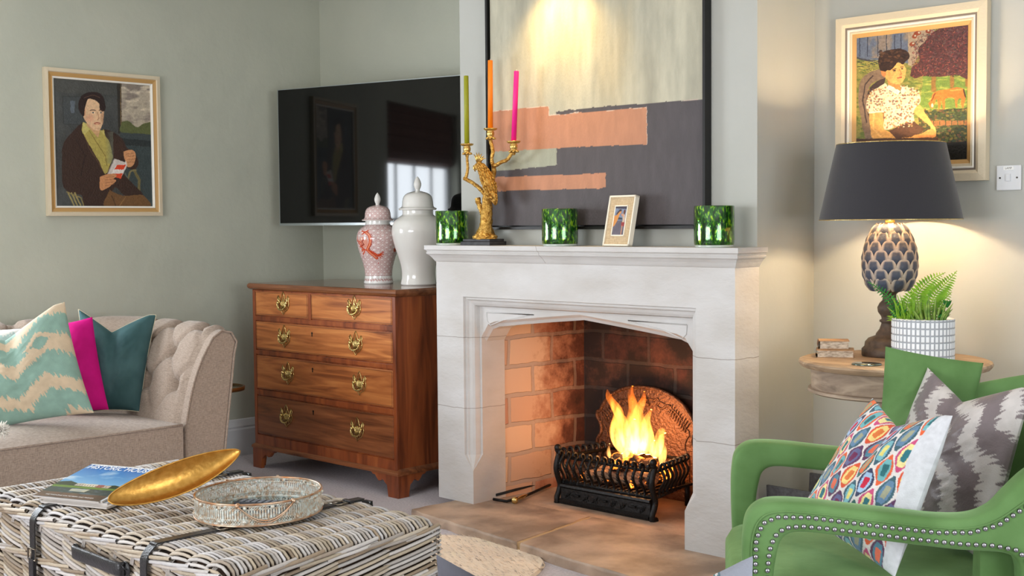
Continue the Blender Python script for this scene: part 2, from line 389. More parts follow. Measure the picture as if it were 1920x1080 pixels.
m.V((-4.165, 4.19, .04)); m.V((-4.125, FBY, .04)); m.V((-4.125, FBY, 1.2)); m.V((-4.165, 4.19, 1.2)); m.V((-4.20, 4.19, .04)); m.V((-4.20, FBY+.03, .04)); m.V((-4.20, FBY+.03, 1.2)); m.V((-4.20, 4.19, 1.2))
for q in ((0, 1, 2, 3), (7, 6, 5, 4), (0, 4, 5, 1), (3, 2, 6, 7), (1, 5, 6, 2), (0, 3, 7, 4)): m.F(q)
struct('wall_firebox_left', m, MBL, base=(0, 0, 0))
struct('wall_firebox_right', MB().box(-2.985, -2.93, 4.19, FBY+.03, .04, 1.2), MBL, base=(0, 0, 0))
struct('wall_firebox_back', MB().box(-4.20, -2.93, FBY, FBY+.06, .04, 1.2), MBB, base=(0, 0, 0))
struct('wall_firebox_top', MB().box(-4.165, -2.985, 4.21, FBY, 1.16, 1.2), MBB, base=(0, 0, 0))

# ---------------------------------------------------------------- stone fireplace surround
def stone_mat():
    m = mat('limestone', (205, 203, 201), rough=.75, col2=(192, 188, 183), nscale=3, stretch=(1, 1, 2.2), bump=(30, .25)); nt = m.node_tree; N = nt.nodes; b = N['Principled BSDF']
    base = b.inputs['Base Color'].links[0].from_socket
    tc = N.new('ShaderNodeTexCoord'); sp = N.new('ShaderNodeSeparateXYZ'); nt.links.new(tc.outputs['Object'], sp.inputs[0])
    nz = N.new('ShaderNodeTexNoise'); nz.inputs['Scale'].default_value = 12; nt.links.new(tc.outputs['Object'], nz.inputs['Vector'])
    def math_(op, a, c):
        n = N.new('ShaderNodeMath'); n.operation = op
        for i, v in enumerate((a, c)):
            if isinstance(v, (int, float)): n.inputs[i].default_value = v
            else: nt.links.new(v, n.inputs[i])
        return n.outputs[0]
    wob = math_('MULTIPLY', math_('SUBTRACT', nz.outputs['Fac'], .5), .012)
    z = math_('ADD', sp.outputs[2], wob)
    near = None
    for zz in (.49, .82):
        d = math_('LESS_THAN', math_('ABSOLUTE', math_('SUBTRACT', z, zz), 0), .0017); near = d if near is None else math_('MAXIMUM', near, d)
    side = math_('GREATER_THAN', math_('ABSOLUTE', math_('SUBTRACT', sp.outputs[0], -3.553), 0), .57)
    j = math_('MULTIPLY', near, side)
    x = math_('ADD', sp.outputs[0], math_('MULTIPLY', math_('SUBTRACT', z, 1.2), .35))
    jx = math_('MULTIPLY', math_('LESS_THAN', math_('ABSOLUTE', math_('SUBTRACT', x, -3.695), 0), .0016), math_('GREATER_THAN', sp.outputs[2], 1.176))
    j = math_('MAXIMUM', j, jx)
    mx = N.new('ShaderNodeMixRGB'); nt.links.new(math_('MULTIPLY', j, .6), mx.inputs[0]); nt.links.new(base, mx.inputs[1]); mx.inputs[2].default_value = L4((120, 110, 98)); nt.links.new(mx.outputs[0], b.inputs['Base Color'])
    return m
M_stone = stone_mat()
SX0, SX1, SY, SB = -4.395, -2.711, 4.02, CY
cx = (SX0+SX1)/2; OH = .604
sur = thing('fireplace_surround', 'pale limestone fireplace surround with a shallow pointed arch and moulded mantel shelf', 'fireplace', (cx, 4.1, .045))
ZB = .045
def ring(d, y, top=1.012):  # left jamb -> head -> right jamb
    h = .66-d; t = top-d; st = .20
    L = [(-OH, SY, st), (-h, y, st+.07), (-h, y, t), (h, y, t), (h, y, st+.07), (OH, SY, st)]
    return [(cx+a, b, c) for a, b, c in L]
m = MB()
# front face: legs and head as one band around the moulded rectangle
r0 = ring(0, SY)
out = [(SX0, SY, .20), (SX0, SY, .34), (SX0, SY, 1.175), (SX1, SY, 1.175), (SX1, SY, .34), (SX1, SY, .20)]
m.grid([out, r0], smooth=False)
prof = [(0, SY), (.003, SY+.012), (.012, SY+.012), (.018, SY+.02), (.030, SY+.026), (.040, SY+.034), (.044, SY+.046), (.047, SY+.062), (.056, SY+.064)]
m.grid([ring(d, y) for d, y in prof], smooth=False)
# plain plinth block below the stops
for a, b in ((SX0, cx-OH), (cx+OH, SX1)):
    m.F([m.V((a, SY, ZB)), m.V((b, SY, ZB)), m.V((b, SY, .20)), m.V((a, SY, .20))], False)
# arch layer
yl = SY+.064
def arch(lift, ap=.928, half=OH, sp_=.80, n=14):
    pts = []
    for i in range(n+1):  # left half
        t = i/n; x = -half+half*t
        # quick round shoulder, then nearly straight rise to the point
        c = .13
        if t*half < c: a = math.acos(1-t*half/c); z = sp_+(.078)*math.sin(a)
        else: z = sp_+.078+(ap-sp_-.078)*((t*half-c)/(half-c))**.92
        pts.append((x, z+lift))
    return pts+[(-x, z) for x, z in pts[::-1][1:]]
A0 = arch(.026); A1 = arch(0)
top = 1.012-.056
def clampz(p): return min(p, top)
m.grid([[(cx+x, yl, top) for x, z in A0], [(cx+x, yl, clampz(z)) for x, z in A0], [(cx+x, yl+.006, clampz(z)-.004) for x, z in A0], [(cx+x, yl+.02, clampz(z-.012)) for x, z in A0], [(cx+x, yl+.032, z) for x, z in A1], [(cx+x, 4.235, z) for x, z in A1]], smooth=False)
# spandrel sinking: long narrow triangular recess lines
for s_ in (-1, 1):
    pts = [(s_*.57, .938), (s_*.27, .941), (s_*.36, .926), (s_*.46, .908), (s_*.545, .880), (s_*.567, .90)]
    P = [(cx+a, yl-.0005, b) for a, b in pts]
    m.tube(P+[P[0]], .0028, 6)
# reveals
for s_ in (-1, 1):
    x = cx+s_*OH
    m.F([m.V((x, SY, ZB)), m.V((x, 4.235, ZB)), m.V((x, 4.235, .80)), m.V((x, yl, .80)), m.V((x, yl, .27)), m.V((x, SY, .20))], False)
    m.F([m.V((x, yl, .80)), m.V((x, yl, top)), m.V((x, 4.235, top)), m.V((x, 4.235, .80))], False)
# outer sides, back
for x in (SX0, SX1): m.F([m.V((x, SY, ZB)), m.V((x, SB, ZB)), m.V((x, SB, 1.175)), m.V((x, SY, .34 if 0 else 1.175))], False)
m.F([m.V((SX0, SY, 1.175)), m.V((SX1, SY, 1.175)), m.V((SX1, SB, 1.175)), m.V((SX0, SB, 1.175))], False)
m.build('surround_frame', M_stone, sur, base=(0, 0, 0), recalc=False)
BASE['surround_frame'] = (0, 0, 0)
for ch in sur.children: ch.location = -Vector(sur.location)
# mantel shelf: moulded profile run round front and both returns
prof = [(0, 1.172), (.004, 1.176), (.008, 1.182), (.014, 1.192), (.024, 1.204), (.032, 1.210), (.034, 1.216), (.030, 1.219), (.034, 1.226), (.040, 1.230), (.040, 1.250)]
def mring(o, z): return [(SX0-o, SB+.0, z), (SX0-o, SY-o, z), (SX1+o, SY-o, z), (SX1+o, SB+.0, z)]
m = MB(); m.grid([mring(o, z) for o, z in prof], smooth=False)
m.F([m.V(p) for p in mring(.040, 1.250)], False); m.F([m.V(p) for p in mring(0, 1.172)], False)
b_ = m.build('mantel_shelf', M_stone, sur, base=(0, 0, 0)); b_.location = -Vector(sur.location)
MZ = 1.25
# ================================================================ chest of drawers
def wood(name, c1, c2, c3, axis_scale=(3, 30, 30), rough=.38, coat=.25):
    if name in MATS: return MATS[name]
    m = mat(name, c1, rough=rough, coat=coat); nt = m.node_tree; N = nt.nodes; b = N['Principled BSDF']
    tc = N.new('ShaderNodeTexCoord'); mp = N.new('ShaderNodeMapping'); mp.inputs['Scale'].default_value = axis_scale; nt.links.new(tc.outputs['Object'], mp.inputs[0])
    nz = N.new('ShaderNodeTexNoise'); nz.inputs['Scale'].default_value = 1; nz.inputs['Detail'].default_value = 8; nz.inputs['Distortion'].default_value = 1.2; nt.links.new(mp.outputs[0], nz.inputs['Vector'])
    rp = N.new('ShaderNodeValToRGB'); e = rp.color_ramp.elements; e[0].position = .3; e[0].color = L4(c1); e[1].position = .68; e[1].color = L4(c3); x = e.new(.5); x.color = L4(c2)
    nt.links.new(nz.outputs['Fac'], rp.inputs[0]); nt.links.new(rp.outputs[0], b.inputs['Base Color'])
    return m
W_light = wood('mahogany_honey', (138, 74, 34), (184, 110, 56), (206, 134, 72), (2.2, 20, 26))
W_mid = wood('mahogany_mid_shaded', (124, 66, 32), (168, 98, 50), (190, 120, 64), (2.2, 20, 26))  # shaded copy of the drawer mahogany
W_dark = wood('mahogany_dark_shaded', (92, 50, 26), (126, 72, 40), (150, 90, 52), (2.2, 20, 26))  # darkest copy: shade on the bottom drawer, also beading and base moulding
W_side = wood('mahogany_side', (96, 44, 20), (140, 70, 34), (162, 88, 44), (12, 14, 1.5))
W_top = wood('mahogany_top', (92, 52, 30), (126, 76, 46), (140, 88, 56), (2, 16, 16), rough=.22, coat=.5)
M_brass = mat('aged_brass', (240, 216, 150), rough=.27, metal=1, bump=(120, .2), col2=(196, 168, 100), nscale=60)
M_black = mat('matt_black', (16, 15, 15), rough=.5)
ox0, ox1, oy0, oy1 = -5.885, -4.672, 4.005, 4.60
chest = thing('chest_of_drawers', 'mahogany chest of drawers with brass handles in the alcove left of the fireplace', 'chest of drawers', ((ox0+ox1)/2, 4.3, 0))
K = dict(parent=chest, base=None)
BASE[chest.name] = ((ox0+ox1)/2, 4.3, 0)
def loop_mould(prof, x0, x1, y0, y1):
    """profile (out, z) swept round front and sides of a box"""
    return [[(x0-o, y1, z), (x0-o, y0-o, z), (x1+o, y0-o, z), (x1+o, y1, z)] for o, z in prof]
m = MB(); zt = 1.032
m.box(ox0, ox1, oy0+.001, oy1, .135, .995); m.build('carcass', W_side, chest)
m = MB(); prof = [(.0, .992), (.004, .994), (.006, .996), (.016, .999), (.022, 1.004), (.026, 1.012), (.026, 1.022), (.020, 1.030), (.016, zt)]
m.grid(loop_mould(prof, ox0, ox1, oy0, oy1), smooth=False); m.F([m.V(p) for p in loop_mould([(.016, zt)], ox0, ox1, oy0, oy1)[0]], False); m.m = 1
m.build('top', [W_top, W_top], chest)
# face frame and drawers; drawer edges read from the front plane
yf = oy0
rails = [(.805-.018, .805), (.565+.004, .590), (.345-.010, .366)]
stile = .022
dz = [(.853, .990), (.664, .823), (.444, .634), (.191, .408)]
m = MB()
m.box(ox0-.001, ox0+stile, yf-.008, yf+.01, .135, .995).box(ox1-stile, ox1+.001, yf-.008, yf+.01, .135, .995)
m.box(ox0+stile, ox1-stile, yf-.008, yf+.01, .985, .995)
for a, b in ((.826, .850), (.638, .660), (.412, .440), (.135, .187)): m.box(ox0+stile, ox1-stile, yf-.008, yf+.01, a, b)
mx_ = -5.365
m.box(mx_-.011, mx_+.011, yf-.008, yf+.01, .845, .988)
m.build('face_frame', W_side, chest, bevel=.0015)
def batwing():
    """brass plate with three spires, pierced lattice, two posts and a swinging bail; returns (plate, bail) builders in local xz"""
    pl = MB()
    sil = [(-.045, .004), (-.040, .018), (-.046, .030), (-.038, .042), (-.030, .030), (-.022, .020), (-.014, .030), (-.010, .044), (0, .060), (.010, .044), (.014, .030), (.022, .020), (.030, .030), (.038, .042), (.046, .030), (.040, .018), (.045, .004),
           (.040, -.012), (.028, -.026), (.012, -.032), (0, -.046), (-.012, -.032), (-.028, -.026), (-.040, -.012)]
    pl.tube([(a, -.002, b) for a, b in sil+[sil[0]]], .0020, 6)
    for s_ in (-1, 1): pl.tube([(s_*.036, -.002, .036), (s_*.028, -.003, .012), (s_*.034, -.002, -.010)], .0030, 6); pl.tube([(s_*.022, -.002, .018), (s_*.012, -.003, 0), (s_*.018, -.002, -.024)], .0024, 6)
    pl.prism([(-.013, .0), (0, .040), (.013, .0), (0, -.036)], lambda a, b: (a, -.0004, b), lambda a, b: (a, -.0022, b))
    for s_ in (-1, 1): pl.sph((s_*.033, -.010, .008), .0075, 10, 8)
    for k in range(-3, 4):  # raised lattice
        pl.tube([(k*.006-.010, -.0035, -.018), (k*.006+.010, -.0035, .018)], .0012, 5); pl.tube([(k*.006+.010, -.0035, -.018), (k*.006-.010, -.0035, .018)], .0012, 5)
    bl = MB(); P = []
    for i in range(15):
        t = PI*i/14; P.append((-.033*math.cos(t)*(1+.12*math.sin(t)), -.014-.006*math.sin(t), .008-.032*math.sin(t)**.8))
    bl.tube(P, [.0022+.0022*math.sin(PI*i/14)**4 for i in range(15)], 8)
    return pl, bl
def add_handle(par, x, z, y):
    pl, bl = batwing()
    for q in (pl, bl): q.v = [(a*1.15+x, b+y, c*1.15+z) for a, b, c in q.v]
    h = pl.build('handle_plate', M_brass, par); bl.build('bail', M_brass, h)
def drawer(x0, x1, z0, z1, mt, hs, key=True):
    d = MB(); d.box(x0+.004, x1-.004, yf-.0075, yf+.02, z0+.004, z1-.004)
    o = d.build('drawer', mt, chest, bevel=.002)
    g = MB(); y_ = yf-.0085
    for a0, a1, b0, b1 in ((x0+.008, x1-.008, z0+.008, z0+.011), (x0+.008, x1-.008, z1-.011, z1-.008), (x0+.008, x0+.011, z0+.008, z1-.008), (x1-.011, x1-.008, z0+.008, z1-.008)): g.box(a0, a1, y_, y_+.004, b0, b1)
    g.build('beading', W_dark, o)
    for hx_, hz_ in hs: add_handle(o, hx_, hz_, yf-.009)
    if key:
        q = MB(); kx, kz = mx_+.02, z1-.042
        q.tube([(kx, yf-.0082, kz), (kx, yf-.0095, kz)], .006, 10); q.box(kx-.003, kx+.003, yf-.0095, yf-.0082, kz-.018, kz); q.build('keyhole', M_black, o)
X0, X1 = ox0+stile, ox1-stile
hl = [atY(u, v, yf) for u, v in ((534, 571), (667, 579), (536, 633), (670, 646), (543, 702), (677, 721), (540, 782), (673, 807))]
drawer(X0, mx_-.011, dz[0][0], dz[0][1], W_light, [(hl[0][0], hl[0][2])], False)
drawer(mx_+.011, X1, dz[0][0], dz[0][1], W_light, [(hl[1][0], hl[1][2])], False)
for i, mt in ((1, W_light), (2, W_mid), (3, W_dark)):  # lower drawers get darker wood colours that imitate shade
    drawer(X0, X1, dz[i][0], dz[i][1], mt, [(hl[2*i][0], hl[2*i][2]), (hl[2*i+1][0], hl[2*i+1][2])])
# plinth mould and ogee bracket feet
m = MB(); prof = [(.0, .142), (.004, .138), (.010, .132), (.016, .128), (.020, .122), (.020, .112), (.0, .112)]
m.grid(loop_mould(prof, ox0, ox1, oy0, oy1), smooth=False); m.box(ox0, ox1, oy0, oy1, .112, .14); m.build('base_moulding', W_dark, chest)
br = [(0, .112), (0, .0), (.078, .0), (.083, .03), (.088, .058), (.105, .070), (.118, .082), (.130, .079), (.140, .072), (.152, .071), (.165, .082), (.178, .098), (.198, .100), (.21, .112)]
for xf, sx, yb in ((ox0-.015, 1, 0), (ox1+.015, -1, 0), (ox0-.015, 1, 1), (ox1+.015, -1, 1)):
    m = MB(); yo = oy0-.015 if not yb else oy1
    sy = 1 if not yb else -1
    m.prism(br, lambda a, b: (xf+sx*a, yo, b), lambda a, b: (xf+sx*a, yo+sy*.022, b))
    m.prism([(max(a*.9, .0225), b) for a, b in br], lambda a, b: (xf, yo+sy*a, b), lambda a, b: (xf+sx*.022, yo+sy*a, b))
    m.build('bracket_foot', W_side, chest, bevel=.002)

# ================================================================ television
M_screen = mat('tv_screen', (8, 9, 9), rough=.045, spec=.5)
M_silver = mat('brushed_silver', (176, 184, 186), rough=.3, metal=.9)
ta = math.radians(13); tx, ty, tw, z0, z1 = -6.10, 4.345, 1.435, 1.352, 2.140
def tvf(a, d, z): return (tx+a*math.cos(ta)-d*math.sin(ta), ty+a*math.sin(ta)+d*math.cos(ta), z)
def obox(m, f, a0, a1, d0, d1, z0, z1):
    b = len(m.v)
    for z in (z0, z1):
        for a, d in ((a0, d0), (a1, d0), (a1, d1), (a0, d1)): m.V(f(a, d, z))
    for q in ((3, 2, 1, 0), (4, 5, 6, 7), (0, 1, 5, 4), (1, 2, 6, 5), (2, 3, 7, 6), (3, 0, 4, 7)): m.F([b+k for k in q], False)
tv = thing('television', 'large black flat television angled across the corner above the chest of drawers', 'television', tvf(tw/2, 0, z0))
m = MB(); obox(m, tvf, 0, tw, 0, .022, z0, z1); m.build('back_panel', M_black, tv)
m = MB(); obox(m, tvf, .004, tw-.004, -.003, 0, z0+.012, z1-.004); m.build('screen', M_screen, tv)
m = MB(); obox(m, tvf, 0, tw, -.006, .008, z0-.004, z0+.010); obox(m, tvf, 0, tw, -.004, 0, z1-.004, z1); obox(m, tvf, 0, .004, -.004, 0, z0, z1); m.build('bezel', M_silver, tv)
m = MB(); obox(m, tvf, .25, tw-.25, .022, .045, z0+.12, z1-.2); m.build('rear_housing', M_black, tv)
m = MB(); q = tvf(tw*.66, .045, 1.7); m.tube([q, (q[0]-.1, 4.75, 1.7)], .02, 8); m.box(q[0]-.2, q[0], 4.755, 4.768, 1.6, 1.8); m.build('wall_bracket', M_black, tv)

# ================================================================ ginger jars
M_glaze = mat('white_glaze', (226, 224, 218), rough=.12, coat=.6, spec=.5)
M_glazeP = mat('painted_glaze', rough=.14, coat=.6, attr=True)
def jar_prof(px):  # from photo pixels relative to centre: [(halfwidth, height above base)]
    return px
pj = spl([(40, 0), (42, 3), (41, 8), (39, 20), (40, 40), (45, 62), (54, 90), (60.5, 118), (61, 134), (56, 150), (46, 160), (37, 166), (35.5, 170), (35.5, 178)], 5)
lid = spl([(43.5, 178), (45, 180), (44.5, 182), (39, 185), (37, 190), (36, 200), (33, 210), (26, 217), (15, 221), (7, 223)], 5)
knob = spl([(6, 222), (5.5, 226), (8.5, 234), (9, 241), (6, 250), (2, 256), (0.01, 258)], 4)
# white jar: base centre px(786,534), height 202px; at chest top
wj = (-5.005, 4.13); k_ = None
def depth(p): return (np.array(p)-EYE) @ FW
wjp = atY(785, 533, 4.38); wjp[2] = zt; wjx = (wjp[0], wjp[1])
pxm = FPX/depth(wjp)
s_ = .86/pxm*(202/ (258*.86))  # profile units -> metres so that the whole jar spans 202 px
s_ = 203/pxm/258
j = thing('ginger_jar', 'plain white lidded ginger jar on the chest of drawers beside the fireplace', 'jar', (wjp[0], wjp[1], zt))
MJ = dict(n=64)
m = MB(); m.lathe([(r*s_*1.02, z*s_) for r, z in [(0.01, 0)]+[tuple(p) for p in pj]], (wjp[0], wjp[1], zt), 64); m.build('body', M_glaze, j)
m = MB(); m.lathe([(r*s_, z*s_) for r, z in lid], (wjp[0], wjp[1], zt), 64)
o = m.build('lid', M_glaze, j); m = MB(); m.lathe([(r*s_, z*s_) for r, z in knob], (wjp[0], wjp[1], zt), 24); m.build('knob', M_glaze, o)
# pink scale-pattern jar
rjp = atY(710, 529, 4.355); rjp[2] = zt; pxm = FPX/depth(rjp); s2 = 170/pxm/258*1.0
j = thing('ginger_jar', 'pink and white lidded ginger jar painted with a red dragon, on the chest of drawers', 'jar', (rjp[0], rjp[1], zt))
def jar_paint(prof, c0, part):
    NT = 260; P = resample(prof, 150); R = P[:, 0]; Z = P[:, 1]
    th = np.arange(NT)*2*PI/NT; T, ZZ = np.meshgrid(th, Z); 
    tocam = math.atan2(-c0[1], -c0[0])  # angle facing the camera
    A = (T-tocam+PI) % (2*PI)-PI
    X = A*52; Y = ZZ  # painting plane: x = arc units at the belly, y = height
    p = Paint(X, Y, (224, 214, 210))
    # fish-scale arcs
    s = 11.0; 
    row = np.floor(Y/(s*.62)); I = p.I
    best = np.full(X.shape, 9.); 
    for dr in (0, -1, -2):
        rr = row+dr; cy = rr*s*.62; cx_ = (np.floor((X-(rr % 2)*s)/(2*s))*2+1)*s+(rr % 2)*s
        d = np.hypot(X-cx_, (Y-cy)); inside = d < s*1.02
        best = np.where((best > 8) & inside, d/s, best)
    ringv = np.minimum.reduce([np.abs(best-q) for q in (1.0, .72, .42)])
    I[:] = np.array((226, 210, 206))
    I[ringv < .07] = (192, 142, 136); I[best < .35] = (236, 226, 222)
    var = fbm(X/22+9, Y/22)[..., None]; p.I = I*(.92+.16*var)
    red = (206, 72, 38); dk = (150, 46, 30)
    if part == 'body':
        band = Y < 24; p.I[band] = (232, 230, 226)
        for k in range(-12, 13):
            x0 = k*11
            p.line([(x0-4, 8+k % 2*3), (x0, 14), (x0+4, 9), (x0+5, 15)], 1.6, (168, 70, 62)); p.line([(x0-2, 17), (x0+2, 12)], 1.2, (150, 84, 80))
        p.line([(-170, 23), (170, 23)], 1.2, (150, 110, 104)); p.line([(-170, 166), (170, 166)], 1.4, (150, 110, 104))
        p.poly([(-200, 167), (200, 167), (200, 190), (-200, 190)], (226, 226, 222))
        # dragon: head, coiled body, claws
        for dx in (-14, 150):
            q = lambda L: [(x+dx, y) for x, y in L]
            p.ell(-26+dx, 118, 15, 15, (222, 140, 116), .8); 
            body = spl(q([(-18, 146), (-8, 138), (-5, 124), (-8, 110), (-15, 98), (-8, 88), (2, 80), (8, 74)]), 6)
            p.line(body, 7.5, red); p.line(body, 2.2, (240, 170, 130)); 
            for k in range(0, len(body)-1, 2): x, y = body[k]; p.line([(x+3, y), (x+7, y+3)], 1.4, dk)
            p.line(q([(-34, 150), (-22, 147), (-12, 152)]), 3, red); p.line(q([(-30, 141), (-20, 147)]), 3, red)
            p.line(q([(-52, 124), (-40, 112), (-28, 100), (-20, 96)]), 4, red); p.line(q([(-50, 132), (-44, 122), (-34, 118), (-30, 108)]), 3, red)
            p.line(q([(-42, 106), (-30, 104), (-26, 92), (-36, 84)]), 3.4, red); p.line(q([(-20, 128), (-30, 120), (-24, 112), (-34, 108)]), 3, dk)
            p.line(spl(q([(-12, 96), (2, 88), (12, 82), (20, 84)]), 5), 5, red)
            for cx_, cy_ in ((26, 78), (29, 84), (28, 90), (20, 74), (12, 72)): p.line(q([(15, 83), (cx_, cy_)]), 2.6, red)
            p.ell(-30+dx, 128, 2.4, 2.4, (250, 240, 230))
            p.ell(-34+dx, 96, 4, 5, (206, 98, 70)); p.line(q([(-36, 78), (-33, 70)]), 2, (190, 110, 110))
        p.ell(54, 96, 8, 6, red); p.ell(56, 97, 4, 3, dk)
        for k in range(16):
            a, b = rng.uniform(-150, 150), rng.uniform(30, 150); p.ell(a, b, 1.5, 3, (196, 84, 80), .8)
    col = p.out()
    return R, Z, th, col
def jar_mesh(prof, c0, s, z0, part, par, name):
    R, Z, th, col = jar_paint(prof, c0, part)
    P = np.stack([c0[0]+R[:, None]*s*np.cos(th), c0[1]+R[:, None]*s*np.sin(th), z0+Z[:, None]*s+0*th], -1)
    m = MB(); m.grid(P, closev=True, cols=col); b = len(m.v)
    if part == 'body': m.F([m.V(P[0, k], (.8, .8, .8)) for k in range(0, P.shape[1])], False)
    return m.build(name, M_glazeP, par)
jar_mesh(pj, rjp, s2, zt, 'body', j, 'body')
o = jar_mesh(lid[6:], rjp, s2, zt, 'lid', j, 'lid')
m = MB(); m.lathe([(r*s2, z*s2) for r, z in lid[:9]], (rjp[0], rjp[1], zt), 64); m.build('lid_rim', M_glaze, o)
m = MB(); m.lathe([(r*s2, z*s2) for r, z in knob], (rjp[0], rjp[1], zt), 24); m.build('knob', M_glaze, o)

# ================================================================ abstract painting over the mantel
M_canvas = mat('painted_canvas', rough=.55, attr=True, spec=.3, bump=(70, .25), stretch=(3, 1, 1))
pic = thing('abstract_painting', 'large abstract painting in a thin black frame on the chimney breast above the mantel', 'painting', (-3.56, 4.17, 1.325))
fx0_, fx1_, fz0, fz1 = -4.172, -2.935, 1.322, 2.50
fr = MB()
for a in ((fx0_, fx0_+.012, fz0, fz1), (fx1_-.012, fx1_, fz0, fz1), (fx0_, fx1_, fz0, fz0+.012), (fx0_, fx1_, fz1-.012, fz1)): fr.box(a[0], a[1], 4.140, 4.184, a[2], a[3])
fr.box(fx0_+.012, fx1_-.012, 4.176, 4.184, fz0+.012, fz1-.012)
fr.build('frame', M_black, pic)
NX, NZ = 420, 330
xs = np.linspace(fx0_+.020, fx1_-.020, NX); zs = np.linspace(fz0+.018, fz1-.018, NZ); XX, ZZ = np.meshgrid(xs, zs)
jag = (fbm(XX*30, ZZ*90)-.47)*.010
p = Paint(XX+jag, ZZ+jag, (176, 172, 150))
st = fbm(XX*14, ZZ*1.2+3); p.I = np.array((178, 174, 154))*(.84+.34*st[..., None])
p._put((fbm(XX*5+4, ZZ*2)-.45)*3, (176, 158, 120), .45); p._put((fbm(XX*9+14, ZZ*1.5)-.5)*3, (150, 154, 142), .5)
cop, slate, sage_ = (184, 130, 100), (82, 77, 79), (156, 158, 140)
p.poly([(-4.2, 1.3), (-2.9, 1.3), (-2.9, 1.838), (-3.2, 1.843), (-3.46, 1.845), (-3.742, 1.846), (-3.742, 1.67), (-4.2, 1.62)], slate)
p.poly([(-4.2, 1.70), (-3.742, 1.70), (-3.742, 1.607), (-3.9, 1.600), (-4.2, 1.592)], sage_)
p.poly([(-4.2, 1.871), (-3.787, 1.871), (-3.787, 1.828), (-3.236, 1.828), (-3.236, 1.674), (-3.62, 1.681), (-4.2, 1.684)], cop)
p.poly([(-4.2, 1.566), (-3.46, 1.561), (-3.46, 1.498), (-3.8, 1.500), (-4.2, 1.503)], cop)
for L in ([(-4.2, 1.8715), (-3.787, 1.8715), (-3.787, 1.829), (-3.6, 1.829)], [(-3.45, 1.827), (-3.236, 1.829), (-3.236, 1.675)], [(-3.05, 1.839), (-2.95, 1.838)]): p.line(L, .0025, (222, 200, 180), .8)
p.I = p.I*(.93+.14*fbm(XX*40, ZZ*12)[..., None])
m = MB(); m.grid(np.stack([XX, 0*XX+4.153-.0, ZZ], -1), cols=p.out(), flip=True); 
m.build('canvas', M_canvas, pic, recalc=False)
m = MB().box(fx0_+.020, fx1_-.020, 4.1545, 4.175, fz0+.018, fz1-.018); m.build('stretcher', M_black, pic)
m = MB(); m.tube([(-3.86, 4.02, 2.60), (-3.56, 4.02, 2.60)], .018, 12); m.tube([(-3.71, 4.03, 2.60), (-3.71, 4.1, 2.64), (-3.71, 4.17, 2.56)], .006, 8); m.box(-3.74, -3.68, 4.165, 4.184, 2.50, 2.58)
o = m.build('picture_light', M_brass); tag(o, 'brass picture light above the large abstract painting', 'lamp')
# ================================================================ things on the mantel
def votive(u, label, y=4.09, h=.162, r=.079):
    if 'votive_glass' not in MATS:
        m = mat('votive_glass', (20, 84, 10), rough=.06, spec=.8, coat=1); nt = m.node_tree; N = nt.nodes; b = N['Principled BSDF']
        tc = N.new('ShaderNodeTexCoord'); mp = N.new('ShaderNodeMapping'); mp.inputs['Scale'].default_value = (110, 110, 48); nt.links.new(tc.outputs['Object'], mp.inputs[0])
        nz = N.new('ShaderNodeTexNoise'); nz.inputs['Scale'].default_value = 1; nz.inputs['Detail'].default_value = 3; nt.links.new(mp.outputs[0], nz.inputs['Vector'])
        rp = N.new('ShaderNodeValToRGB'); e = rp.color_ramp.elements; e[0].position = .42; e[0].color = L4((10, 52, 6)); e[1].position = .72; e[1].color = L4((170, 216, 30)); x = e.new(.56); x.color = L4((34, 116, 14))
        nt.links.new(nz.outputs['Fac'], rp.inputs[0]); nt.links.new(rp.outputs[0], b.inputs['Base Color']); b.inputs['Metallic'].default_value = .55
        bp = N.new('ShaderNodeBump'); bp.inputs['Strength'].default_value = .25; bp.inputs['Distance'].default_value = .004; nt.links.new(nz.outputs['Fac'], bp.inputs['Height']); nt.links.new(bp.outputs[0], b.inputs['Normal'])
        mat('votive_clear_base', (190, 200, 190), rough=.05, coat=1, spec=.9)
    p = atY(u, 455, y); c = (p[0], y, MZ)
    e = thing('votive_holder', label, 'candle holder', c, 'green glass votive holders on the mantel')
    m = MB(); m.lathe([(r*.97, .010), (r*.985, .014), (r, .03), (r, h-.003), (r-.0015, h), (r-.004, h-.001), (r-.005, h-.02), (r-.006, .022), (0.001, .020)], c, 64); m.build('glass', MATS['votive_glass'], e)
    m = MB(); m.lathe([(.01, 0), (r*.93, 0), (r*.965, .004), (r*.965, .0095), (.01, .0095)], c, 48); m.build('base', MATS['votive_clear_base'], e)
votive(848, 'green glass votive holder at the left end of the mantel, beside the candelabra', 4.075)
votive(1050, 'green glass votive holder in the middle of the mantel, left of the photo frame', 4.055)
votive(1339, 'green glass votive holder at the right end of the mantel, right of the photo frame', 4.055)

# ---- bird candelabra
M_gold = mat('gilt_resin', (228, 184, 98), rough=.36, metal=.85, col2=(168, 118, 46), nscale=70, bump=(160, .7))
M_goldS = mat('gilt_smooth', (224, 188, 110), rough=.3, metal=.9, col2=(190, 150, 78), nscale=50)
M_marble = mat('black_marble', (30, 29, 29), rough=.5, coat=0, spec=.3, col2=(58, 56, 58), nscale=30)
GY = 4.075
def g(u, v, dy=0.): return tuple(atY(u, v, GY+dy))
bx0, bx1 = atY(863, 450, GY-.055)[0], atY(918, 450, GY-.055)[0]
gc = ((bx0+bx1)/2, GY, MZ)
cb = thing('candelabra', 'gilt candelabra shaped as a cockatoo on a branching tree stump, on a black marble plinth', 'candelabra', gc)
m = MB().box(bx0, bx1, GY-.055, GY+.055, MZ, MZ+.018); m.box(bx0+.008, bx1-.008, GY-.047, GY+.047, MZ+.018, MZ+.030); m.build('plinth', M_marble, cb, bevel=.002)
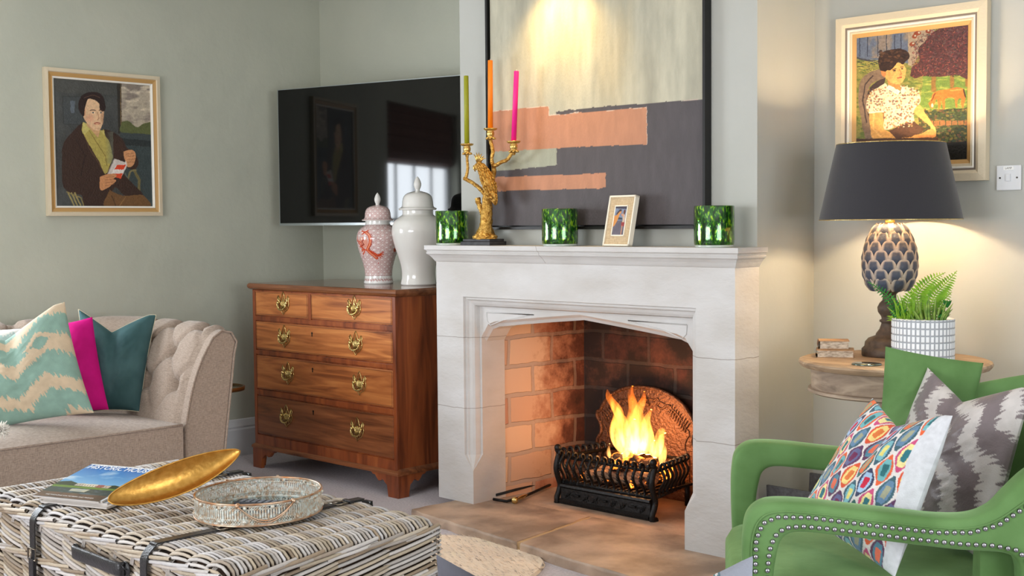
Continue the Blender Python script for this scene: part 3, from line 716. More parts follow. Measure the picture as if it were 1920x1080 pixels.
def knobbly(m, pts, rs, n=10, seed=1, amp=.16):
    """branch with uneven bark"""
    P = spl([np.array(p) for p in pts], 6); R = np.interp(np.linspace(0, 1, len(P)), np.linspace(0, 1, len(rs)), rs); r_ = random.Random(seed)
    b = len(m.v); m.tube(P, list(R), n)
    for i in range(b, len(m.v)):
        j = (i-b)//n; c = np.array(P[j]); v = np.array(m.v[i]); m.v[i] = tuple(c+(v-c)*(1+r_.uniform(-amp, amp)))
tm = MB(); pz = MZ+.030
base0 = (gc[0]+.012, GY, pz)
knobbly(tm, [(base0[0], GY, pz-.002), g(911, 425), g(913, 400), g(914, 375, .01), g(918, 350, .015)], [.050, .030, .026, .024, .020], 16, 3, .12)
# root flare and ground mound
for k in range(9):
    a = 2*PI*k/9; knobbly(tm, [(base0[0]+.055*math.cos(a)*1.1, GY+.040*math.sin(a), pz+.004), (base0[0]+.035*math.cos(a), GY+.028*math.sin(a), pz+.018), (base0[0]+.018*math.cos(a), GY+.015*math.sin(a), pz+.05)], [.012, .014, .008], 8, k, .2)
tm.sph((base0[0], GY, pz+.001), .06, 20, 8, (1.1, .75, .18))
knobbly(tm, [g(905, 402), g(898, 382, -.01), g(895, 372, -.01)], [.012, .012, .013], 8, 5)
tm.build('stump', M_gold, cb)
bm_ = MB()
knobbly(bm_, [g(914, 372), g(903, 357), g(889, 345), g(872, 335), g(870, 334)], [.011, .0095, .009, .009, .004], 10, 6)
knobbly(bm_, [g(873, 336), g(877, 318), g(876, 300), g(876, 286)], [.0085, .007, .0065, .009], 10, 7)
knobbly(bm_, [g(920, 350, .02), g(926, 318, .02), g(922, 300), g(924, 284), g(920, 265), g(919, 258)], [.013, .011, .008, .0085, .008, .010], 10, 8)
knobbly(bm_, [g(926, 312, .01), g(938, 305), g(950, 300), g(958, 290), g(963, 281)], [.010, .0085, .0085, .008, .009], 10, 9)
bm_.build('branches', M_gold, cb)
cups = []
for (u, v) in ((875.5, 270), (919.5, 241), (963, 265)):
    c = g(u, v); m = MB()
    m.lathe([(.004, -.062), (.008, -.058), (.009, -.05), (.016, -.046), (.020, -.043), (.019, -.040), (.012, -.040), (.016, -.034), (.018, -.024), (.017, -.016), (.014, -.011), (.026, -.008), (.031, -.003), (.0315, .001), (.029, 0), (.018, -.006), (.001, -.007)], c, 28)
    for k in range(7):  # petal collar
        a = 2*PI*k/7; m.tube([(c[0]+.012*math.cos(a), c[1]+.012*math.sin(a), c[2]-.046), (c[0]+.020*math.cos(a), c[1]+.020*math.sin(a), c[2]-.044), (c[0]+.025*math.cos(a), c[1]+.025*math.sin(a), c[2]-.049)], [.006, .0055, .001], 6)
    m.build('candle_cup', M_goldS, cb); cups.append(c)
# bird: lofted body, head, beak, crest, wing feathers, tail
bb = MB(); by = -.022
sp = [g(894, 318, by), g(898, 309, by), g(905, 318, by), g(912, 332, by), g(918, 348, by), g(922, 362, by+.004), g(927, 374, by+.006), g(928.5, 381, by+.006)]
P = spl([np.array(q) for q in sp], 6); R = np.interp(np.linspace(0, 1, len(P)), np.linspace(0, 1, 8), [.008, .0155, .020, .0285, .0285, .020, .010, .003])
bb.tube(P, list(R), 20)
for t in np.linspace(.22, .93, 14):  # overlapping feathers
    i = int(t*(len(P)-1)); c = P[i]; tn = P[min(i+2, len(P)-1)]-P[max(i-2, 0)]; tn /= np.linalg.norm(tn); s1 = np.cross(tn, (0, 1, 0)); s1 /= np.linalg.norm(s1); s2_ = np.cross(tn, s1)
    for k in range(11):
        a = -2.4+4.8*k/10+(.24 if int(t*40) % 2 else 0); d = s1*math.sin(a)-np.array([0, 1, 0])*math.cos(a); r0_ = R[i]
        q0 = c+d*r0_*.96-tn*.004; q1 = c+d*r0_*1.10+tn*.007; q2 = c+d*R[min(i+3, len(P)-1)]*1.04+tn*.017
        bb.tube([q0, q1, q2], [.0025, .0042, .001], 6)
for du in (-2, 0, 2, 4): bb.tube([g(922+du, 360, by-.01), g(927+du*.5, 374, by-.006), g(928+du*.4, 384-abs(du), by)], [.006, .005, .0015], 6)
bird = bb.build('cockatoo', M_gold, cb)
m = MB(); hd = g(896, 312, by-.002); m.sph(hd, .0165, 16, 10, (1, 1, 1.05)); m.sph(g(893, 308, by-.016), .003, 8, 6); m.build('head', M_gold, bird)
m = MB(); m.tube([g(890, 310, by-.006), g(888.5, 316, by-.008), g(891, 322, by-.006)], [.0065, .005, .001], 8); m.tube([g(891, 316, by-.004), g(891.5, 321, by-.004)], [.004, .001], 8); m.build('beak', M_goldS, bird)
m = MB()
for k, (u, v) in enumerate(((888, 289), (893, 286), (898, 286), (903, 288), (908, 292), (911, 297))):
    m.tube([g(895+k, 304, by), g((895+k+u)/2, (300+v)/2-1, by-.002), g(u, v, by)], [.005, .0042, .0008], 6)
m.build('crest', M_goldS, bird)
m = MB()
for du in (0, 7): 
    for k in (-3, 0, 3): m.tube([g(912+du, 366, by-.012), g(912+du+k, 371, by-.02), g(912+du+k, 375, by-.012)], [.004, .0035, .001], 6)
m.build('claws', M_gold, bird)
for c, (u, v), colr, lab in zip(cups, ((874, 142), (919.3, 113), (968.5, 133)), ((150, 152, 34), (246, 130, 20), (236, 30, 134)), ('olive green taper candle in the left cup of the gilt candelabra', 'orange taper candle in the tallest middle cup of the gilt candelabra', 'bright pink taper candle leaning slightly in the right cup of the gilt candelabra')):
    mt = mat('candle_wax_%d' % colr[0], colr, rough=.45, spec=.4); t_ = g(u, v)
    m = MB(); c0 = np.array((c[0], c[1], c[2]-.006)); d = np.array(t_)-c0; n = d/np.linalg.norm(d)
    m.tube([c0, c0+d-n*.002, c0+d], [.0118, .0112, .0095], 16, sm=True)
    e = thing('taper_candle', lab, 'candle', tuple(c0), 'taper candles in the candelabra'); m.build('wax', mt, e)
    m = MB(); m.tube([c0+d, c0+d+n*.006], .0012, 5); m.build('wick', M_white, e)

# ---- standing photo frame
M_cream = mat('cream_painted_wood', (232, 224, 206), rough=.5)
M_linen = weave_fabric('frame_linen', (206, 184, 148), (178, 154, 120), 300)
M_photo = mat('photo_print', rough=.25, attr=True)
# plane leaning back, turned slightly towards the left wall
pf0 = atY(1131, 457, 4.065); pf1 = pf0+np.array([math.cos(math.radians(8)), -math.sin(math.radians(8)), 0])*.158
ex = (pf1-pf0)/np.linalg.norm(pf1-pf0); nrm = np.array([ex[1], -ex[0], 0]); lean = math.radians(12)
ez = np.array([0, 0, 1])*math.cos(lean)-nrm*math.sin(lean); en = np.cross(ez, ex)
O_ = np.array([pf0[0], pf0[1], MZ+.002])
def ff(a, d, z): return tuple(O_+ex*a+en*d+ez*z)
pfm = thing('photo_frame', 'small linen and cream photo frame leaning back on the mantel between the green glasses', 'photo frame', tuple(O_+ex*.08))
FWD, FH = .160, .215
m = MB()
for a in ((0, FWD, 0, .007), (0, FWD, FH-.007, FH), (0, .007, 0, FH), (FWD-.007, FWD, 0, FH)): obox(m, ff, a[0], a[1], -.006, .016, a[2], a[3])
for a in ((.040, FWD-.040, .042, .047), (.040, FWD-.040, FH-.047, FH-.042), (.040, .045, .042, FH-.042), (FWD-.045, FWD-.040, .042, FH-.042)): obox(m, ff, a[0], a[1], -.004, .006, a[2], a[3])
m.build('frame', M_cream, pfm)
m = MB(); obox(m, ff, .006, FWD-.006, -.0015, .006, .006, FH-.006); m.build('linen_mount', M_linen, pfm)
m = MB(); obox(m, ff, FWD/2-.02, FWD/2+.02, .016, .020, .02, FH*.7); m.build('strut', M_cream, pfm)
n1, n2 = 90, 130; S, T_ = np.meshgrid(np.linspace(0, 1, n1), np.linspace(1, 0, n2)); p = Paint(S, T_, (120, 132, 156))
p.I = p.I*(.8+.4*fbm(S*5, T_*8)[..., None]); p.poly([(0, .5), (1, .5), (1, 1), (0, 1)], (98, 92, 104)); p.rough(6, .12)
p.poly([(0, .0), (1, 0), (1, .1), (0, .06)], (70, 66, 80)); p.poly([(.35, .38), (.7, .40), (.72, .46), (.3, .46)], (58, 66, 76))
p.spoly([(.0, .32), (.2, .3), (.35, .16), (.5, .12), (.56, .2), (.42, .3), (.34, .45), (.18, .62), (0, .7)], (206, 140, 76)); p.line([(.18, .26), (.4, .14), (.52, .14)], .07, (70, 52, 50))
p.line([(.78, .3), (.86, .45), (.82, .6)], .18, (196, 170, 150)); p.poly([(.68, .55), (.95, .56), (.95, .7), (.7, .7)], (150, 60, 60)); p.line([(.78, .7), (.78, .98)], .07, (196, 140, 110)); p.line([(.6, .28), (.76, .34)], .06, (200, 140, 110)); p.ell(.82, .2, .08, .09, (100, 60, 50))
pa = (.045, FWD-.045, .047, FH-.047)
m = MB(); m.grid([[ff(pa[0]+(pa[1]-pa[0])*s, -.0025, pa[2]+(pa[3]-pa[2])*(1-t)) for s in np.linspace(0, 1, n1)] for t in np.linspace(1, 0, n2)], cols=p.out()); m.build('photograph', M_photo, pfm)

# ================================================================ framed portraits
def framed(name, label, f, W, H, prof, mats_, painter, nx, ny, par_cat='painting'):
    """f(a,d,z): a along, d out of the wall, z up. prof: [(inset, out, material index)]"""
    e = thing(name, label, par_cat, f(W/2, 0, 0))
    m = MB()
    def rg(i, o): return [f(i, o, i), f(W-i, o, i), f(W-i, o, H-i), f(i, o, H-i)]
    for (i0, o0, k), (i1, o1, _) in zip(prof[:-1], prof[1:]):
        m.m = k; m.grid([rg(i0, o0), rg(i1, o1)], closev=True, smooth=False)
    m.m = 0; m.F([m.V(q) for q in rg(0, .001)]); fr_ = m.build('frame', mats_, e)
    inn = prof[-1][0]; S, T_ = np.meshgrid(np.linspace(0, 1, nx), np.linspace(0, 1, ny)); col = painter(S, 1-T_)
    P = np.array([[f(inn+(W-2*inn)*s, prof[-1][1]+.001, inn+(H-2*inn)*t) for s in np.linspace(0, 1, nx)] for t in np.linspace(0, 1, ny)])
    m = MB(); m.grid(P, cols=col); m.build('canvas', mats_[-1], e)
    return e
M_oil = mat('oil_paint', rough=.45, attr=True, spec=.4, bump=(120, .35))
M_fcream = mat('frame_cream', (214, 200, 172), rough=.5, bump=(80, .2)); M_fochre = mat('frame_ochre', (190, 150, 92), rough=.5); M_fwhite = mat('frame_white', (238, 234, 222), rough=.5); M_fgrey = mat('frame_grey', (120, 108, 96), rough=.6)
def quadmap(S, T, TL, TR, BR, BL):
    S, T = S[..., None], T[..., None]; q = (1-T)*((1-S)*np.array(TL)+S*np.array(TR))+T*((1-S)*np.array(BL)+S*np.array(BR)); return q[..., 0], q[..., 1]
def paint_man(S, T):
    X, Y = quadmap(S, T, (252, 210), (728, 256), (741, 852), (262, 850))
    X = X+(fbm(S*30, T*30)-.47)*5; Y = Y+(fbm(S*30+9, T*30)-.47)*5
    p = Paint(X, Y, (72, 74, 72)); p.I = p.I*(.75+.5*fbm(S*5, T*5)[..., None]); p.poly([(230, 200), (560, 200), (560, 300), (230, 280)], (84, 84, 78), .5)
    p.poly([(296, 300), (395, 306), (392, 445), (300, 440)], (70, 74, 74)); p.line([(296, 300), (395, 306), (392, 445), (300, 440), (296, 300)], 3, (52, 54, 54)); p.poly([(330, 325), (355, 325), (352, 385), (335, 385)], (96, 104, 112))
    p.poly([(560, 235), (580, 235), (584, 490), (566, 490)], (50, 46, 40)); p.line([(578, 240), (580, 490)], 3, (130, 104, 66))
    p.poly([(582, 240), (760, 240), (760, 490), (584, 482)], (178, 166, 146)); p._put(((fbm(X/70, Y/28)-.5)*5)*((X > 582) & (Y < 440)), (122, 112, 104), .8); p._put(((fbm(X/50+5, Y/22)-.56)*6)*((X > 582) & (Y < 430)), (222, 208, 182), .8)
    p.spoly([(584, 430), (620, 430), (660, 460), (700, 440), (750, 440), (750, 496), (584, 486)], (92, 98, 58)); p.poly([(575, 484), (760, 498), (760, 530), (575, 512)], (62, 70, 70)); p.poly([(575, 512), (760, 530), (760, 560), (575, 545)], (44, 50, 50)); p.poly([(600, 548), (760, 562), (760, 900), (600, 860)], (58, 68, 68))
    p.line([(625, 680), (610, 730)], 10, (122, 112, 76)); p.line([(645, 672), (672, 720), (668, 800)], 14, (112, 102, 64)); p.line([(630, 676), (655, 672)], 9, (128, 118, 78)); p.line([(600, 690), (630, 760)], 8, (90, 100, 92))
    # jacket, chair, trousers
    p.spoly([(388, 432), (340, 480), (296, 545), (290, 640), (292, 740), (320, 780), (385, 800), (395, 850), (500, 850), (545, 760), (600, 800), (690, 800), (640, 740), (590, 690), (560, 640), (640, 670), (668, 640), (650, 590), (610, 560), (570, 500), (500, 468), (440, 480)], (58, 40, 32))
    p.line([(400, 500), (420, 560), (470, 640), (500, 690)], 5, (86, 62, 46)); p.line([(360, 520), (400, 600), (380, 700)], 4, (40, 28, 24)); p.line([(500, 540), (520, 600)], 8, (76, 56, 44)); p.line([(590, 530), (600, 600)], 4, (38, 28, 24)); p.ell(560, 560, 40, 60, (66, 46, 36), .6)
    for k in range(3): p.line([(318+k*16, 784), (345+k*16, 848)], 7, (156, 142, 90))
    p.line([(312, 780), (380, 810), (392, 850)], 6, (136, 122, 76)); p.spoly([(520, 770), (560, 790), (600, 800), (680, 796), (716, 820), (716, 856), (500, 856)], (112, 80, 48)); p.line([(530, 800), (550, 850)], 5, (80, 56, 36)); p.line([(600, 806), (570, 850)], 4, (140, 104, 64))
    # shirt
    p.spoly([(392, 430), (386, 470), (398, 500), (430, 560), (470, 630), (500, 690), (522, 650), (536, 600), (520, 530), (500, 500), (495, 470), (470, 470)], (176, 160, 84)); p.line([(420, 470), (455, 530), (500, 600), (508, 650)], 3, (124, 106, 50)); p.poly([(392, 432), (388, 480), (400, 496), (430, 462), (410, 440)], (196, 184, 108)); p.poly([(476, 470), (496, 476), (500, 498), (480, 480)], (190, 176, 104)); p._put(np.clip((X-500)/30, 0, 1)*((X < 540) & (Y > 480) & (Y < 640) & (X > 500)), (110, 124, 108), .5)
    # neck, face, hair
    p.poly([(412, 420), (478, 452), (466, 510), (440, 480), (410, 448)], (204, 160, 116)); p.spoly([(398, 320), (392, 390), (408, 430), (440, 466), (466, 474), (482, 455), (492, 410), (494, 350), (480, 318), (440, 306)], (222, 184, 144))
    p.ell(425, 412, 20, 18, (214, 146, 118), .5, soft=.8); p.ell(487, 400, 8, 40, (180, 132, 98), .6, soft=.6); p.spoly([(392, 352), (386, 366), (392, 392), (402, 400), (404, 366)], (206, 150, 112))
    p.spoly([(372, 330), (386, 300), (420, 282), (462, 284), (490, 304), (503, 350), (500, 372), (486, 378), (474, 366), (472, 340), (450, 322), (420, 316), (408, 340), (400, 372), (396, 402), (380, 386), (370, 360)], (44, 30, 28)); p.line([(400, 310), (440, 296), (474, 310)], 4, (84, 60, 50))
    p.line([(426, 374), (440, 370), (452, 374)], 4, (70, 48, 40)); p.line([(472, 374), (484, 372), (492, 376)], 4, (70, 48, 40)); p.ell(441, 384, 7, 4.5, (240, 226, 200)); p.ell(441, 384, 3.4, 4, (40, 34, 34)); p.ell(480, 384, 6, 4, (236, 220, 196)); p.ell(480, 384, 3, 4, (40, 34, 34))
    p.line([(462, 384), (470, 412), (462, 420)], 3.4, (178, 124, 92)); p.line([(448, 437), (460, 433), (474, 437)], 4.5, (156, 68, 56)); p.line([(450, 442), (472, 442)], 3, (186, 100, 84)); p.line([(452, 462), (476, 464)], 2, (186, 136, 102))
    # book and hands
    p.poly([(545, 614), (600, 634), (622, 588), (606, 660), (575, 714), (508, 694)], (206, 196, 186)); p.poly([(552, 648), (606, 640), (576, 714), (524, 700)], (226, 218, 210)); p.poly([(558, 646), (604, 644), (592, 670), (545, 668)], (214, 72, 40)); p.poly([(530, 690), (586, 688), (578, 714), (520, 704)], (214, 78, 44)); p.line([(510, 690), (545, 616)], 4, (150, 140, 132)); p.line([(602, 636), (624, 586)], 7, (220, 212, 200))
    p.spoly([(472, 706), (500, 694), (540, 690), (558, 700), (540, 716), (552, 724), (536, 742), (500, 766), (474, 768)], (200, 140, 94))
    for k in range(4): p.line([(500, 708+k*14), (544, 704+k*13)], 2, (146, 92, 60))
    p.spoly([(592, 580), (620, 572), (648, 580), (654, 610), (640, 650), (612, 656), (606, 632), (596, 614)], (204, 146, 100)); 
    for k in range(4): p.line([(606+k*2, 592+k*14), (650, 588+k*14)], 2, (146, 92, 60))
    p.rough(.12, .10); p.rough(.5, .06); return p.out()
def paint_girl(S, T):
    X, Y = quadmap(S, T, (200, 190), (779, 117), (786, 872), (207, 895))
    X = X+(fbm(S*24, T*24)-.47)*9; Y = Y+(fbm(S*24+9, T*24)-.47)*9
    n = lambda a, b, o=0: fbm(X/a+o, Y/b+o)
    p = Paint(X, Y, (150, 146, 84)); p._put((n(30, 12)-.45)*5, (104, 122, 62), .8)
    p.poly([(190, 180), (480, 140), (480, 330), (190, 300)], (112, 122, 140)); p._put((n(60, 90)-.5)*6*(Y < 300)*(X < 480), (176, 150, 120), .6)
    for x in (215, 258, 315, 362, 405, 440): p.line([(x, 170), (x+3, 290)], 4, (58, 66, 84))
    p.poly([(476, 150), (620, 130), (560, 240), (500, 350), (480, 340)], (170, 156, 136)); p.line([(200, 300), (330, 326)], 10, (84, 84, 90))
    for k in range(60): a, b = 200+rng.random()*110, 320+rng.random()*60; p.line([(a, b), (a+14, b+rng.uniform(-9, 9))], 4, [(176, 168, 84), (70, 78, 66), (196, 180, 104)][k % 3], .8)
    p.poly([(560, 400), (800, 380), (800, 620), (540, 620)], (122, 146, 74)); p._put((n(40, 9, 3)-.5)*6*(X > 480)*(Y > 400)*(Y < 640), (176, 178, 96), .8)
    # tree
    for a, b, c, d in ((612, 400, 24, 80), (704, 390, 20, 70), (776, 396, 14, 60)): p.line([(a, b), (a+2, b+d)], c, (150, 116, 66))
    p.spoly([(492, 400), (500, 350), (540, 320), (530, 250), (570, 200), (610, 150), (690, 120), (800, 100), (800, 400), (720, 396), (640, 408), (560, 400), (520, 414)], (98, 62, 60))
    for k in range(900):
        a, b = rng.uniform(500, 785), rng.uniform(120, 400)
        if b < 400-(a-490)*.0 and (a-500)+(b-120)*1.0 > 95: l = rng.uniform(5, 11); t = rng.uniform(0, PI); c = [(140, 66, 66), (70, 46, 52), (112, 96, 92), (164, 106, 84), (60, 60, 52), (122, 82, 88)][k % 6]; p.line([(a, b), (a+l*math.cos(t), b+l*math.sin(t))], 4, c, .75)
    for a, b in ((520, 165), (510, 180), (500, 222), (580, 150), (530, 160)): p.ell(a, b, 14, 12, (150, 80, 50)); p.ell(a+4, b-3, 5, 5, (190, 190, 170))
    # horse
    hc = (196, 128, 62); p.spoly([(600, 540), (612, 500), (640, 482), (680, 478), (730, 466), (762, 480), (772, 520), (766, 575), (756, 575), (752, 530), (735, 540), (736, 575), (726, 575), (716, 528), (676, 530), (672, 585), (662, 585), (655, 540), (648, 585), (638, 582), (634, 530), (618, 560), (612, 584), (600, 580), (590, 556)], hc); p.line([(700, 484), (750, 478)], 8, (220, 160, 90)); p.line([(762, 478), (772, 520)], 7, (80, 54, 40)); p.ell(608, 566, 6, 12, (226, 208, 180)); p.line([(622, 500), (606, 540)], 6, (130, 74, 40))
    # hedge and wall
    p.poly([(540, 600), (800, 580), (800, 900), (540, 900)], (70, 82, 50))
    for k in range(420):
        a, b = rng.uniform(540, 790), rng.uniform(590, 780); c = [(46, 56, 38), (96, 112, 58), (120, 84, 66), (60, 80, 70), (150, 130, 70)][k % 5]; p.ell(a, b, rng.uniform(4, 9), rng.uniform(3, 8), c, .7)
    for k in range(7): p.poly([(590+k*30, 655), (616+k*30, 653), (616+k*30, 680), (590+k*30, 682)], (172, 116, 72), .75)
    p.poly([(640, 780), (800, 770), (800, 900), (640, 900)], (46, 42, 34))
    # chair back
    p.spoly([(330, 362), (270, 380), (225, 430), (214, 520), (230, 640), (262, 760), (320, 760), (280, 640), (262, 520), (290, 440), (362, 410)], (140, 120, 102)); p.line([(290, 400), (250, 450), (240, 540), (262, 660)], 7, (84, 70, 66)); p.spoly([(362, 410), (300, 440), (264, 500), (262, 560), (280, 640), (330, 560)], (82, 66, 62))
    # blouse and arms
    sk = (214, 170, 104); p.spoly([(275, 600), (352, 600), (356, 690), (400, 714), (520, 730), (580, 720), (600, 690), (560, 650), (512, 600), (540, 560), (590, 640), (626, 700), (620, 745), (520, 752), (400, 752), (320, 756), (290, 740), (280, 680)], sk); p.line([(300, 610), (300, 700), (340, 740)], 10, (228, 188, 124)); p.line([(352, 610), (360, 690), (420, 716)], 4, (156, 104, 60))
    p.poly([(420, 752), (384, 708), (470, 664), (514, 658), (570, 700), (560, 718), (500, 745)], (92, 66, 50)); p.spoly([(510, 736), (560, 724), (600, 700), (626, 712), (624, 745), (560, 752)], (206, 150, 90)); p.poly([(205, 752), (640, 748), (650, 900), (205, 900)], (88, 64, 50))
    p.spoly([(362, 440), (318, 466), (276, 500), (258, 560), (276, 606), (352, 600), (356, 690), (382, 700), (470, 664), (516, 656), (512, 600), (545, 550), (540, 500), (500, 470), (450, 462), (440, 500), (400, 490)], (222, 208, 178))
    for k in range(520):
        a, b = rng.uniform(262, 540), rng.uniform(455, 690)
        if not (b > 605 and a < 356) and not (a > 515 and b > 570) and b > 440+abs(a-410)*.25: p.ell(a, b, rng.uniform(3, 6.5), rng.uniform(3, 6), [(170, 130, 96), (236, 226, 200), (150, 104, 80), (190, 170, 120), (120, 90, 90)][k % 5], .75)
    p.line([(276, 606), (352, 600)], 9, (236, 226, 200)); p.poly([(380, 448), (366, 470), (430, 506), (442, 486)], (238, 228, 204)); p.poly([(442, 486), (452, 464), (470, 480), (452, 506)], (236, 226, 200))
    # head
    p.poly([(370, 410), (440, 440), (444, 480), (420, 476), (376, 450)], (200, 146, 88)); p.spoly([(350, 360), (356, 400), (386, 434), (430, 448), (456, 430), (468, 390), (460, 340), (420, 326), (376, 334)], (222, 178, 112)); p.ell(440, 400, 14, 12, (220, 150, 104), .5, soft=.8); p.ell(380, 400, 16, 24, (196, 144, 90), .5, soft=.8)
    p.spoly([(318, 330), (326, 290), (350, 262), (400, 250), (440, 246), (478, 268), (486, 300), (470, 318), (452, 336), (430, 322), (412, 340), (390, 366), (366, 372), (356, 380), (330, 366)], (66, 46, 36))
    for k in range(90): a, b = rng.uniform(326, 478), rng.uniform(256, 350); (p.ell(a, b, 8, 5, [(94, 68, 48), (44, 30, 26), (120, 88, 60)][k % 3], .7) if b < 300 or a < 400 else None)
    p.spoly([(336, 372), (344, 400), (360, 404), (362, 380)], (204, 140, 90)); p.line([(398, 366), (416, 360)], 4, (80, 54, 40)); p.ell(408, 371, 7, 4, (60, 44, 40)); p.line([(440, 352), (456, 350)], 4, (80, 54, 40)); p.ell(449, 361, 6, 4, (60, 44, 40)); p.line([(434, 366), (444, 388), (436, 394)], 3, (170, 112, 66)); p.line([(422, 412), (446, 408)], 5, (168, 70, 60))
    p.rough(.1, .12); p.rough(.4, .10); p.I = 255*(np.clip(p.I, 0, 255)/255)**1.22; return p.out()
ly0, ly1 = 0, 0
LWp = LW
pa_ = atX(84, 265, LW+.02); pb_ = atX(301, 276, LW+.02); zt_ = atX(80, 125, LW+.02)[2]; zb_ = atX(87, 405, LW+.02)[2]
yA_, yB_ = atX(83, 265, LW+.005)[1], atX(301, 276, LW+.02)[1]
framed('portrait_painting', 'framed portrait of a man in a dark jacket holding an open red and white book', lambda a, d, z: (LW+.001+d, yA_+a, zb_+z), yB_-yA_, zt_-zb_,
       [(0, 0, 0), (0, .028, 0), (.018, .030, 0), (.022, .024, 1), (.040, .018, 1), (.043, .022, 2), (.052, .018, 2), (.053, .010, 2)], [M_fcream, M_fochre, M_fwhite, M_oil], paint_man, 250, 290)
framed('portrait_painting', 'framed portrait of a sitter in a floral blouse, a horse grazing behind', lambda a, d, z: (-2.604+a, 4.609-d, 1.495+z), .622, .664,
       [(0, 0, 0), (0, .035, 0), (.028, .038, 0), (.040, .030, 3), (.048, .028, 2), (.053, .030, 2), (.056, .024, 0), (.062, .026, 0), (.066, .020, 1), (.082, .012, 1)], [M_fcream, M_fochre, M_fwhite, M_fgrey, M_oil], paint_girl, 330, 360)

# ---- light switch
sw = thing('light_switch', 'white square light switch with a small LAMP label, on the wall right of the portrait', 'light switch', (-1.905, 4.609, 1.455))
m = MB().box(-1.952, -1.861, 4.600, 4.609, 1.456, 1.548); m.build('plate', M_white, sw, bevel=.003)
m = MB().box(-1.915, -1.898, 4.594, 4.601, 1.490, 1.516); m.build('rocker', M_white, sw, bevel=.001)
m = MB().box(-1.925, -1.888, 4.5985, 4.6, 1.531, 1.543); lab_ = m.build('label', mat('label_paper', (244, 244, 240), rough=.7), sw)
for x in (-1.938, -1.875):
    m = MB(); m.tube([(x, 4.601, 1.502), (x, 4.5985, 1.502)], .0035, 12); m.build('screw', mat('screw_dark', (60, 56, 50), rough=.3, metal=.8), sw)
def text_mesh(s, size, f, mt, parent, name='lettering', bold=0.):
    """flat lettering from Blender's own font, mapped by f(x,y)"""
    cu = bpy.data.curves.new('t', 'FONT'); cu.body = s; cu.size = size; cu.align_x = 'CENTER'; cu.align_y = 'CENTER'; cu.resolution_u = 3; cu.offset = bold
    to = bpy.data.objects.new('t', cu); C.objects.link(to); dg = bpy.context.evaluated_depsgraph_get(); me = bpy.data.meshes.new_from_object(to.evaluated_get(dg))
    m = MB(); 
    for v in me.vertices: m.V(f(v.co.x, v.co.y))
    for pl in me.polygons: m.F(list(pl.vertices), False)
    bpy.data.objects.remove(to); bpy.data.curves.remove(cu)
    return m.build(name, mt, parent, recalc=False)
M_ink = mat('black_ink', (20, 20, 22), rough=.7)
text_mesh('LAMP', .0105, lambda x, y: (-1.9065+x, 4.5982, 1.537+y), M_ink, lab_)
# ================================================================ chesterfield sofa
M_linenS = weave_fabric('sofa_linen', (170, 152, 136), (132, 116, 102), 520, .3)
SOX = -5.02   # front of the arm
sofa = thing('chesterfield_sofa', 'taupe linen chesterfield sofa with a buttoned back and arm, against the left wall', 'sofa', (-5.55, 2.1, 0))
prof = [(0, .42), (.015, .50), (.045, .62), (.085, .72), (.125, .79), (.165, .845), (.215, .868), (.262, .850), (.285, .812), (.272, .765), (.250, .60), (.215, .35), (.185, .10)]
BXI, AYI, RC = -5.80, 3.02, .14
# inner line: along the back towards the fireplace, round the corner, out along the arm
path = [(BXI, y, 0.) for y in np.linspace(.55, AYI-RC, 60)] + [(BXI+RC-RC*math.cos(t), AYI-RC+RC*math.sin(t), t) for t in np.linspace(0, PI/2, 14)[1:-1]] + [(x, AYI, PI/2) for x in np.linspace(BXI+RC, SOX+.015, 26)]
PP = np.array([(p[0], p[1]) for p in path]); nn = np.array([(-math.cos(p[2]), math.sin(p[2])) for p in path])
ul = np.r_[0, np.cumsum(np.linalg.norm(np.diff(PP, axis=0), axis=1))]
NU, NV = 260, 96
uu = np.linspace(0, ul[-1], NU); prs = resample(spl([np.array(q) for q in prof], 6), NV); vl = np.r_[0, np.cumsum(np.linalg.norm(np.diff(prs, axis=0), axis=1))]
# tufting: diamond lattice of buttons on the inner face and over the roll
TU, TV, vmax = .235, .155, .62
def tuft(u, v):
    uo = ul[-1]-u
    if v > vmax+.06: return 0.
    best = 0.; a = (uo-.13)/TU; b = (v-.20)/TV
    if uo < .05: return .0
    # nearest button in the staggered lattice
    d = 9
    for i in range(int(math.floor(a))-1, int(math.floor(a))+3):
        for j in range(max(0, int(math.floor(b))-1), int(math.floor(b))+3):
            for off in (0,):
                if (j % 2): ci = i+.5
                else: ci = i
                if j > 3 or j < 0 or ci < -.1: continue
                d = min(d, math.hypot((a-ci)*TU, (b-j)*TV))
    pit = .050*math.exp(-(d/.035)**2)
    # diagonal pleats joining buttons
    s1 = (a+b/2); s2 = (a-b/2); c1 = abs(s1-round(s1)); c2 = abs(s2-round(s2))
    edge = min(1, max(0, (vmax-v)/.08))*min(1, uo/.1); low = min(1, max(0, (v-.06)/.12))
    pl = .026*(math.exp(-(c1/.04)**2)+math.exp(-(c2/.04)**2))*edge*low
    return -(pit*edge+min(pl, .030))+.030*edge
P = np.zeros((NU, NV, 3))
for i, u in enumerate(uu):
    x = np.interp(u, ul, PP[:, 0]); y = np.interp(u, ul, PP[:, 1]); nx_ = np.interp(u, ul, nn[:, 0]); ny_ = np.interp(u, ul, nn[:, 1]); q = math.hypot(nx_, ny_); nx_ /= q; ny_ /= q
    for j in range(NV):
        o, z = prs[j]; a, b = prs[max(j-1, 0)], prs[min(j+1, NV-1)]; t = (b-a)/np.linalg.norm(b-a); no, nz = -t[1], t[0]   # points to the sitter / up
        k = tuft(u, vl[j]); o2 = o+no*k; z2 = z+nz*k
        P[i, j] = (x+nx_*o2, y+ny_*o2, z2)
m = MB(); m.grid(P); m.build('buttoned_back', M_linenS, sofa)
